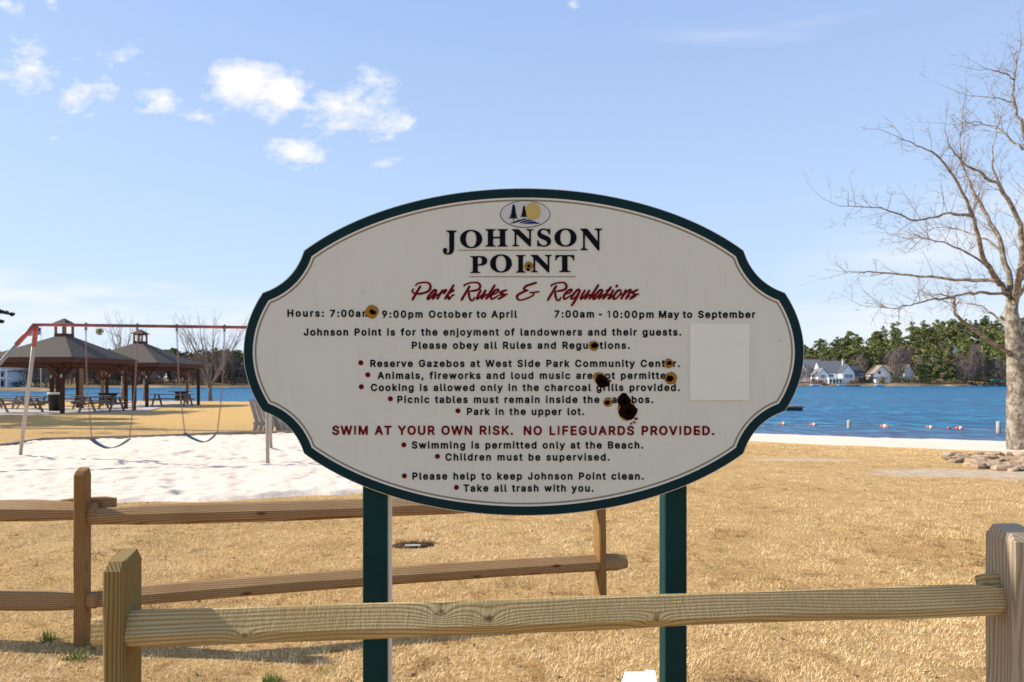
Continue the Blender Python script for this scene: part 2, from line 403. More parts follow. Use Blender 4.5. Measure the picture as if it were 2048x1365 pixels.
# play sand
back = [(-16.0, 12.5), (-12.9, 15.0), (-12.1, 16.6), (-12.35, 17.9), (-9.9, 18.9), (-8.0, 20.2), (-5.5, 20.5), (-3.0, 20.0), (-1.0, 18.5)]
frontc = [(-13.5, 7.6), (-10.0, 8.2), (-8.0, 8.5), (-6.4, 8.7), (-4.4, 9.0), (-3.4, 9.25), (-2.1, 9.6), (-.9, 10.2), (-.5, 12.0)]
def resamp(P, n):
    P = np.array(P); d = np.r_[0, np.cumsum(np.hypot(*np.diff(P, axis=0).T))]; t = np.linspace(0, d[-1], n)
    return np.stack([np.interp(t, d, P[:, 0]), np.interp(t, d, P[:, 1])], 1)
NU, NV = 330, 260
A, B_ = resamp(frontc, NU), resamp(back, NU)
A = A + np.stack([np.zeros(NU), .16*(vnoise(A[:, 0], A[:, 0]*0, .35, 11)-.5) + .3*(vnoise(A[:, 0], A[:, 0]*0, 1.3, 12)-.5)], 1)
def axis(a, b, dense, coarse, lo, hi):
    r = list(np.arange(a, lo, coarse)) + list(np.arange(lo, hi, dense)) + list(np.arange(hi, b + coarse, coarse))
    return np.array(r)
xs = np.concatenate([np.arange(-1600, -420, 90), np.arange(-420, -60, 6), np.arange(-60, 60, .8), np.arange(60, 420, 6), np.arange(420, 1700, 90)])
ys = np.concatenate([np.arange(-60, -6, 9), np.arange(-6, 72, .6), np.arange(72, 180, 9), np.arange(180, 460, 3.0), np.arange(460, 700, 24), np.arange(700, 2600, 150)])
GX, GY = np.meshgrid(xs, ys)
GZ = zg(GX, GY)
GZ = GZ + np.where((GY < 70), .035 * (vnoise(GX, GY, 1.9, 1) - .5) * np.clip(shore_dist(GX, GY) / 3, 0, 1), 0)
nx, ny = len(xs), len(ys)
V = np.stack([GX.ravel(), GY.ravel(), GZ.ravel()], 1)
ii = (np.arange(ny - 1)[:, None] * nx + np.arange(nx - 1)[None]).ravel()
Fq = np.stack([ii, ii + 1, ii + nx + 1, ii + nx], 1)
tag(np_mesh('ground', V, Fq, M['lawn'], smooth=True), kind='structure')
# lake surface
mb = MB(); mb.add([(-1600, 18, LAKE), (1600, 5, LAKE), (1600, 700, LAKE), (-1600, 700, LAKE)], [(0, 1, 2, 3)])
tag(mb.build('lake_water', M['water']), kind='structure')

def sheet(name, mat, us, rows, zf, smooth=True, edge=None, drop=0):
    """grid between a front and a back curve"""
    V = []; 
    for r_ in rows: V += r_
    V = np.array(V); n = len(rows[0]); m = len(rows)
    Z = zf(V[:, 0], V[:, 1])
    if edge:
        r_ = np.repeat(np.arange(m), n)/(m-1); q_ = np.tile(np.arange(n), m)/(n-1)
        w_ = np.minimum(np.minimum(r_/edge[0], (1-r_)/edge[1]), np.minimum(q_/.03, (1-q_)/.03)); w_ = sstep(w_)
        Z = Z*w_ + (-.012)*(1-w_)
    if drop: Z = Z - drop*sstep((np.repeat(np.arange(m), n)/(m-1) - .86)/.14)
    V = np.column_stack([V, Z])
    ii = (np.arange(m-1)[:, None]*n + np.arange(n-1)[None]).ravel()
    return np_mesh(name, V, np.stack([ii, ii+1, ii+n+1, ii+n], 1), mat, smooth=smooth)
# beach: strip inland of the waterline
path = []
for (ax, ay_), (bx, by) in zip(SHORE[4:], SHORE[5:]):
    L = math.hypot(bx-ax, by-ay_); k = max(2, int(L/.5)) if ax < 60 else 20
    for i in range(k): path.append((ax + (bx-ax)*i/k, ay_ + (by-ay_)*i/k))
path = np.array(path); tn = np.gradient(path, axis=0); tn /= np.hypot(*tn.T)[:, None]
ker = np.ones(15)/15
nrm = np.stack([tn[:, 1], -tn[:, 0]], 1)
nrm = np.stack([np.convolve(np.pad(nrm[:, i], 7, 'edge'), ker, 'valid') for i in (0, 1)], 1)
wid = 11.0 + .5*np.clip(path[:, 0]-14, 0, 9) + 2.0*(vnoise(path[:, 0], path[:, 1]*0, 2.7, 5)-.5) + 1.5*(vnoise(path[:, 0], path[:, 1]*0, .9, 6)-.5)
rows = []
for k in range(46):
    tt = -3 + (wid + 3) * k / 45
    rows.append([tuple(p) for p in (path + nrm * (tt[:, None] if hasattr(tt, '__len__') else tt))][::-1])
tag(sheet('beach', M['beach'], None, rows, lambda x, y: zg(x, y) + .05 + .05*(vnoise(x, y, .7, 8)-.5) + .03*(vnoise(x, y, .25, 9)-.5), drop=.11), kind='structure')

rows = []
for k in range(NV):
    t_ = (k/(NV-1))**1.25; rows.append([tuple(p) for p in A*(1-t_) + B_*t_])
def sandz(x, y):
    h = .03*(vnoise(x, y, .62, 21)-.5) + .036*(vnoise(x, y, .27, 22)-.5) + .034*(vnoise(x, y, .12, 23)-.5)
    pit = np.maximum(0, vnoise(x+3, y, .33, 24)-.70)*-.16
    return .065 + h + pit
SAND_POLY = [tuple(p) for p in A] + [tuple(p) for p in B_[::-1]]
tag(sheet('sand_pit', M['sand'], None, rows, sandz, edge=(.035, .02)), kind='structure')
def in_poly(x, y, P):
    P = np.array(P); ins = np.zeros(x.shape, bool); Q = np.roll(P, -1, 0)
    for (ax, ay_), (bx, by) in zip(P, Q):
        if ay_ == by: continue
        c_ = ((ay_ > y) != (by > y)) & (x < (bx-ax)*(y-ay_)/(by-ay_)+ax); ins ^= c_
    return ins

# ------------------------------------------------------------------ near grass (real blades, nobody could count them)
def grass_material():
    t = NT('straw_grass', .75, .2)
    a = t.attr('tone')
    c = t.ramp(a, [(0.0, (.13, .055, .018)), (.22, (.50, .30, .115)), (.55, (.84, .60, .30)), (.9, (.97, .81, .52)), (.905, (.12, .17, .03)), (1.0, (.22, .26, .06))])
    t.color(c); t.b.inputs['Subsurface Weight'].default_value = 0.0
    return t.m
M['grass'] = grass_material()
rg = np.random.default_rng(11)
N = 820000
y0, y1 = 2.9, 25.0
# density falls with the square of distance
uu = rg.random(N); yy = y0 * (y1 / y0) ** uu
xx = (rg.random(N) - .5) * 2 * (yy * .86 + .8)
keep = ~in_poly(xx, yy, SAND_POLY) & (vnoise(xx, yy, .22, 31)*.7 + .65*vnoise(xx, yy, .075, 32) > .36 + .28*rg.random(N))
pt = np.minimum(((xx-7.6)/1.5)**2 + ((yy-11.9)/.62)**2, np.minimum(((xx-9.6)/2.0)**2 + ((yy-11.6)/.85)**2, ((xx-5.9)/1.3)**2 + ((yy-13.9)/.28)**2)); keep &= (pt > .5 + .9*vnoise(xx, yy, .5, 66) + .3*rg.random(N)) 
keep &= (((xx+.95)/.16)**2 + ((yy-6.66)/.10)**2) > 1
keep &= shore_dist(xx, yy) > 9.7 + .5*np.clip(xx-10, 0, 9) + 1.3*vnoise(xx, yy, .5, 67)
xx, yy = xx[keep], yy[keep]; n = len(xx)
zz = zg(xx, yy) + .03*(vnoise(xx, yy, 1.9, 1)-.5)
scl = 1 + np.clip((yy-3)/9, 0, 1.6)
cl_ = vnoise(xx, yy, .30, 33)*.6 + vnoise(xx, yy, .9, 34)*.4
cl2 = vnoise(xx, yy, .085, 35); L = (.008 + .034*rg.random(n)*(.2+cl_*.5+cl2*.8)) * (1-.35*np.clip((yy-5)/8, 0, 1)) * (1 + .25*(scl-1))
az = rg.random(n)*2*np.pi; lean = (.45 + .95*rg.random(n))
hx = np.cos(az)*np.sin(lean)*L; hy = np.sin(az)*np.sin(lean)*L; hz = np.cos(lean)*L + .002
wz = (.0009 + .0011*rg.random(n)) * scl**.9
px_, py_ = -np.sin(az)*wz, np.cos(az)*wz
V = np.empty((n, 3, 3))
V[:, 0] = np.stack([xx-px_, yy-py_, zz-.002], 1); V[:, 1] = np.stack([xx+px_, yy+py_, zz-.002], 1); V[:, 2] = np.stack([xx+hx, yy+hy, zz+hz], 1)
mot = vnoise(xx, yy*.6, .16, 36)*.5 + vnoise(xx, yy*.5, .45, 37)*.5
tone = np.clip(.02 + 1.0*(.34*rg.random(n) + .22*cl_ + .20*cl2 + .24*mot) - .45*np.clip((vnoise(xx, yy, .13, 38)-.72)*6, 0, 1) - .22*np.clip((vnoise(xx, yy, .6, 39)*.6+vnoise(xx, yy, 1.7, 40)*.4-.52)*6, 0, 1), 0, .9)
green = (vnoise(xx, yy, .34, 41) > .88) & (rg.random(n) < .4); tone[green] = .93 + .07*rg.random(green.sum())
tag(np_mesh('lawn_grass', V.reshape(-1, 3), np.arange(n*3).reshape(-1, 3), M['grass'], col=tone),
    'dry straw coloured winter grass blades covering the near lawn', 'grass', kind='stuff')
# ------------------------------------------------------------------ fences
M['rail'] = wood('rail_timber', 'X', (.22, .125, .04), (.49, .35, .155), (.67, .52, .28), 150, False, .12, ring=.0092, spots=((.965, .028, .018), (1.105, .012, .021), (1.60, -.006, .013), (.42, -.01, .010)), saw=2.4, bumps=.75)
M['rail_warm'] = wood('rail_timber_warm', 'X', (.15, .07, .025), (.33, .195, .085), (.47, .32, .165), 130, True, .0, ring=.012)
M['post'] = wood('post_timber', 'Z', (.09, .05, .014), (.27, .17, .055), (.39, .27, .11), 170, False, .35)
M['post_warm'] = wood('post_timber_warm', 'Z', (.13, .06, .02), (.27, .145, .05), (.37, .22, .085), 90, True, .05)
M['post_grey'] = wood('post_timber_weathered', 'Z', (.24, .17, .11), (.43, .33, .215), (.56, .46, .33), 120, True, .0, ring=.013, wamp=.22)
def rail(name, L, hgt, dep, mat, parent, loc, rz, ry, roll0, roll1, seed, taper0=.30, taper1=.30, bow=.0, bow_y=.0, wedge=False):
    """hand split rail along local X: wedge section that twists and narrows into its post slots"""
    rnd = random.Random(seed); n = 46; mb = MB(); secs = []
    base = [(-.50, .44), (-.54, -.28), (-.30, -.5), (.38, -.46), (.5, .30), (.34, .5), (-.42, .5)]
    if wedge: base = [(-.56, .12), (-.54, -.30), (-.30, -.5), (.38, -.46), (.5, .20), (.22, .54), (-.02, .50)]
    k = len(base); w_ = [[rnd.uniform(-1, 1) for _ in range(9)] for _ in range(k)]
    for i in range(n + 1):
        t = i / n; x = t * L
        e0 = max(0, 1 - x / taper0) if taper0 else 0; e1 = max(0, 1 - (L - x) / taper1) if taper1 else 0
        e = max(e0, e1); e = e * e * (3 - 2 * e)
        roll = roll0 + (roll1 - roll0) * t; P = []
        for j, (a, b) in enumerate(base):
            f = t * 8; q = int(min(f, 7)); fr = f - q; nz = w_[j][q] * (1 - fr) + w_[j][q + 1] * fr
            yy_ = a * dep * (1 - .42 * e) + nz * .0035 + rnd.uniform(-.0006, .0006)
            zz_ = b * hgt * (1 - .22 * e) + nz * .0035
            c_, s_ = math.cos(roll * (1 - e)), math.sin(roll * (1 - e))
            P.append((x, yy_ * c_ - zz_ * s_ + bow_y * math.sin(math.pi * t), yy_ * s_ + zz_ * c_ + bow * math.sin(math.pi * t)))
        mb.add(P, [])
    for i in range(n):
        for j in range(k):
            j2 = (j + 1) % k; mb.f.append((i*k+j, i*k+j2, (i+1)*k+j2, (i+1)*k+j)); mb.sm.append(False)
    mb.f.append(tuple(range(k))); mb.sm.append(False); mb.f.append(tuple(n*k+j for j in range(k))[::-1]); mb.sm.append(False)
    o = mb.build(name, mat, parent); o.location = loc; o.rotation_euler = (0, ry, rz)
    return o
def cutter(cx, cz, w, h, L=.4, n=14):
    mb = MB(); P = []
    for s_ in (-L, L):
        for i in range(n):
            a = 2*math.pi*i/n; P.append((s_, cx + w/2*math.copysign(abs(math.cos(a))**.6, math.cos(a)), cz + h/2*math.copysign(abs(math.sin(a))**.6, math.sin(a))))
    fs = [tuple(range(n))[::-1], tuple(range(n, 2*n))] + [(i, (i+1)%n, (i+1)%n+n, i+n) for i in range(n)]
    mb.add(P, fs); return mb
def fence_post(H, mat, parent, loc, rz, slots, tx=.048, ty=.115, seed=0, lean=0.0, cham=.022, slope=.012, bury=.25):
    """thin slab post, wide faces along the fence, real slots cut through"""
    rnd = random.Random(seed); mb = MB()
    hx, hy = tx/2, ty/2; c = .007
    ring = [(-hx, -hy+c), (-hx+c, -hy), (hx-c, -hy), (hx, -hy+c), (hx, hy-c), (hx-c, hy), (-hx+c, hy), (-hx, hy-c)]
    zs = [-bury, 0, .3*H, .6*H, H-.04]; k = len(ring)
    for z in zs: mb.add([(x+rnd.uniform(-.0008,.0008), y+rnd.uniform(-.0008,.0008), z) for x, y in ring], [])
    # shoulders then ridge
    mb.add([(x, y, H - cham - (0 if y > 0 else .004)) for x, y in ring], [])
    mb.add([(x*.86, y - math.copysign(cham, y), H + (slope if y > 0 else -slope*.3)) for x, y in ring], [])
    m = len(zs) + 2
    for i in range(m-1):
        for j in range(k): mb.f.append((i*k+j, i*k+(j+1)%k, (i+1)*k+(j+1)%k, (i+1)*k+j)); mb.sm.append(False)
    mb.f.append(tuple(range(k))[::-1]); mb.sm.append(False); mb.f.append(tuple((m-1)*k+j for j in range(k))); mb.sm.append(False)
    o = mb.build('post', mat, parent)
    cs = []
    for (cz, w, h) in slots:
        cu = cutter(0, cz, w, h).build('cut', mat); cs.append(cu)
        md = o.modifiers.new('b', 'BOOLEAN'); md.operation = 'DIFFERENCE'; md.object = cu; md.solver = 'EXACT'
    dg = bpy.context.evaluated_depsgraph_get()
    me = bpy.data.meshes.new_from_object(o.evaluated_get(dg)); o.modifiers.clear(); o.data = me
    for cu in cs: bpy.data.objects.remove(cu)
    o.location = loc; o.rotation_euler = (0, lean, rz)
    return o
YAW1 = math.atan2(.24, 2.58)
f1 = empty('rail_fence', (-1.10, 1.93, 0), label='single rail of sawn timber between two slotted posts running in front of the sign', cat='fence')
p = fence_post(1.105, M['post'], f1, (0, 0, 0), YAW1 + R(1.5), [(.915, .066, .135)], tx=.054, ty=.132, seed=1, bury=.3)
p = fence_post(1.125, M['post_grey'], f1, (2.705, .255, 0), YAW1 + R(-2), [(.93, .066, .15)], tx=.10, ty=.122, seed=2, bury=.3); p['label'] = 'weathered grey post at the right end'
rail('rail', 2.80, .094, .085, M['rail'], f1, (-.07, -.012, .898), YAW1 + R(.2), R(-.10), R(-30), R(-20), 4, .10, .16, bow=.0)
st_ = rail('rail', .6, .07, .05, M['rail'], f1, (2.60, .262, .952), YAW1 + R(3), 0, 0, 0, 9, .1, .1); st_['label'] = 'grey rail end reaching through the right post'

YAW2 = math.atan2(.80, 3.29)
f2 = empty('split_rail_fence', (-2.618, 4.16, 0), label='two rail split timber fence crossing the lawn behind the green sign posts', cat='fence')
fence_post(1.06, M['post_warm'], f2, (0, 0, 0), YAW2, [(.79, .07, .14), (.27, .07, .13)], tx=.062, ty=.112, seed=5)
fence_post(1.07, M['post_warm'], f2, (3.26, .80, 0), YAW2 + R(3), [(.70, .07, .12), (.26, .07, .12)], tx=.055, ty=.11, seed=6, lean=R(-.5))
fence_post(1.07, M['post_warm'], f2, (-3.05, .18, 0), R(-2), [(.70, .07, .12), (.27, .07, .12)], tx=.06, ty=.11, seed=7)
rail('rail', 3.55, .115, .10, M['rail_warm'], f2, (.03, .01, .775), YAW2, R(.1), R(0), R(-8), 12, .42, .25, bow=-.022, wedge=True)
rail('rail', 3.62, .11, .10, M['rail_warm'], f2, (-.06, 0, .26), YAW2, R(-.3), R(0), R(-6), 13, .5, .02, bow=.015, wedge=True)
rail('rail', 3.2, .12, .10, M['rail_warm'], f2, (-3.12, .19, .70), math.atan2(-.17, 3.1), R(-1.9), R(-12), R(0), 14, .22, .45, bow=.03, wedge=True)
rail('rail', 3.2, .11, .10, M['rail_warm'], f2, (-3.10, .17, .27), math.atan2(-.17, 3.1), R(.1), R(0), R(-6), 15, .2, .3, bow=-.01)
rail('rail', .34, .085, .05, M['rail_warm'], f2, (-.2, .05, .83), YAW2, R(-1), 0, 0, 16, .1, .08)['label'] = 'reddish rail end sticking out beside the post'

# ------------------------------------------------------------------ the sign
KS = 2.43 / F; SY = 2.43
def SX(px): return (px - CX) * KS
def SZ(py): return EYE + (HY - py) * KS
M['board'] = paint('cream_board', (.70, .66, .57), .8, .1, .05, 8, .05)
M['green'] = paint('dark_green_paint', (.003, .022, .025), .55, .12, .25, 9, .10)
M['post_green'] = paint('green_post_paint', (.002, .030, .029), .6, .15, .25, 12, .15)
M['olive'] = paint('olive_line', (.23, .21, .14), .6, .3, .1, 20)
def panel_material():
    t = NT('textured_cream_panel', .9, .08)
    f = t.noise(420, 3, .7); m_ = t.noise(28, 4, .6); b_ = t.noise(3.0, 4, .6)
    vs = t.noise(60, 3, .6, vec=t.map(t.obj, (1, 1, .12)))
    c = t.mix(b_, (.63, .625, .52), (.70, .695, .59)); c = t.mix(t.ramp(f, [(.35, .30), (.55, 0.0)]), c, (.46, .43, .37))
    c = t.mix(t.ramp(vs, [(.5, 0.0), (.8, .25)]), c, (.54, .51, .45)); c = t.mix(t.ramp(m_, [(.70, 0.0), (.76, .5)]), c, (.38, .34, .28))
    t.color(c); t.bump(t.math('ADD', f, t.math('MULTIPLY', m_, .5)), .5, .0016); return t.m
M['panel'] = panel_material()
M['black'] = paint('black_letter', (.006, .007, .011), .8, .06, .2, 60, 0)
M['maroon'] = paint('maroon_letter', (.13, .004, .006), .8, .06, .2, 60, 0)
M['stain'] = paint('ochre_foam', (.36, .17, .02), .8, .2, .45, 150, .6)
M['char'] = paint('charred_hole', (.010, .003, .0015), .9, .05, .5, 90, .5)
M['patch'] = paint('patch_plate', (.73, .72, .63), .8, .1, .04, 5, .03)
M['raw'] = paint('pale_batten', (.62, .58, .48), .7, .2, .1, 30)

def sign_outline():
    a, b, cx, cy = 560.5, 327.5, 1047.5, 704.5
    def qpt(th): return (cx + a*math.cos(th), cy - b*math.sin(th))
    def seg(P, Q, n, skip0=13, skip1=13):
        return
    # corner angles on the ellipse
    thA = math.acos((1487 - cx) / a)          # upper corner
    thB = math.acos((1570 - cx) / a)          # lower corner of the bite
    pts = []
    # right-hand convex side (between bites): -thB .. thB ; go counter clockwise
    def arc(t0, t1, n):
        P = [qpt(t0 + (t1-t0)*i/400) for i in range(401)]
        # keep free of samples next to the sharp corners
        L = [0]
        for i in range(400): L.append(L[-1] + math.dist(P[i], P[i+1]))
        out = [P[0]]
        for s_ in np.linspace(15, L[-1]-15, n): out.append(P[min(400, int(np.searchsorted(L, s_)))])
        return out + [P[-1]]
    def bite(P, Q, sag, n=14):
        P = np.array(P); Q = np.array(Q); mid = (P+Q)/2; d = Q-P; L = np.hypot(*d); inn = np.array([cx, cy])-mid
        nr = np.array([-d[1], d[0]])/L; nr = nr if nr.dot(inn) > 0 else -nr
        return [tuple(P + d*t + nr*sag*4*t*(1-t)) for t in np.linspace(.13, .87, n)]
    segs = [(-thB, thB), (thA, math.pi-thA), (math.pi-thB, math.pi+thB), (math.pi+thA, 2*math.pi-thA)]
    for i, (t0, t1) in enumerate(segs):
        A_ = arc(t0, t1, 34 if i % 2 == 0 else 60); pts += A_
        nt = segs[(i+1) % 4][0]
        pts += bite(A_[-1], qpt(nt), 15)
    return np.array([(SX(x), SZ(y)) for x, y in pts])
OUT = sign_outline()
def inset(P, d):
    n = len(P); area = .5*np.sum(P[:, 0]*np.roll(P[:, 1], -1) - np.roll(P[:, 0], -1)*P[:, 1]); s_ = 1 if area > 0 else -1
    e1 = P - np.roll(P, 1, 0); e2 = np.roll(P, -1, 0) - P
    n1 = np.stack([-e1[:, 1], e1[:, 0]], 1)/np.hypot(*e1.T)[:, None]*s_; n2 = np.stack([-e2[:, 1], e2[:, 0]], 1)/np.hypot(*e2.T)[:, None]*s_
    m = n1+n2; m /= np.hypot(*m.T)[:, None]; c_ = (m*n1).sum(1)
    return P + m*(d/np.maximum(c_, .5))[:, None]
def ring(d0, d1, yf, yb, ch=0.0):
    A0, A1 = inset(OUT, d0*KS), inset(OUT, d1*KS); n = len(OUT); mb = MB(); loops = []
    if ch: loops = [(A0, yb), (A0, yf+ch), (inset(OUT, d0*KS+ch), yf), (inset(OUT, d1*KS-ch), yf), (A1, yf+ch), (A1, yb)]
    else: loops = [(A0, yb), (A0, yf), (A1, yf), (A1, yb)]
    for Q, y in loops: mb.add([(x, y, z) for x, z in Q], [])
    for i in range(len(loops)-1):
        for j in range(n): mb.f.append((i*n+j, (i+1)*n+j, (i+1)*n+(j+1)%n, i*n+(j+1)%n)); mb.sm.append(False)
    return mb
SO = (SX(1047), SY+.06, 0)
sign = empty('park_rules_sign', SO, label='large oval cream sign with dark green border listing the park rules on two green posts', cat='sign')
MB().prism([tuple(p) for p in OUT], SY, SY+.034).build('board', M['board'], sign, SO)
ring(1.6, 19.0, SY-.0045, SY+.001, .0015).build('green_border', M['green'], sign, SO)
ring(19.0, 22.6, SY-.0022, SY+.001).build('cream_line', M['board'], sign, SO)
ring(22.6, 26.4, SY-.0012, SY+.001).build('olive_line', M['olive'], sign, SO)
MB().prism([tuple(p) for p in inset(OUT, 26.4*KS)], SY-.0016, SY+.001).build('panel', M['panel'], sign, SO)
PF = SY - .0016
for x0, x1, strip in ((SX(724.5)*1.012, SX(724.5)*1.012+.089, True), (SX(1329.5)*1.014, SX(1329.5)*1.014+.080, False)):
    mb = MB(); c = .004; ya, yb = SY+.034, SY+.034+.089
    poly = [(x0+c, ya), (x1-c, ya), (x1, ya+c), (x1, yb), (x0, yb), (x0, ya+c)]
    zs = [-.3, SZ(450)]; P = [(x, y, z) for z in zs for x, y in poly]; k = 6
    mb.add(P, [tuple(range(k))[::-1], tuple(range(k, 2*k))] + [(i, (i+1)%k, (i+1)%k+k, i+k) for i in range(k)])
    po = mb.build('post', M['post_green'], sign, SO)
    if strip: MB().box(x1, x1+.006, ya+.012, yb-.02, -.3, SZ(520)).build('edge_strip', M['raw'], po, SO)

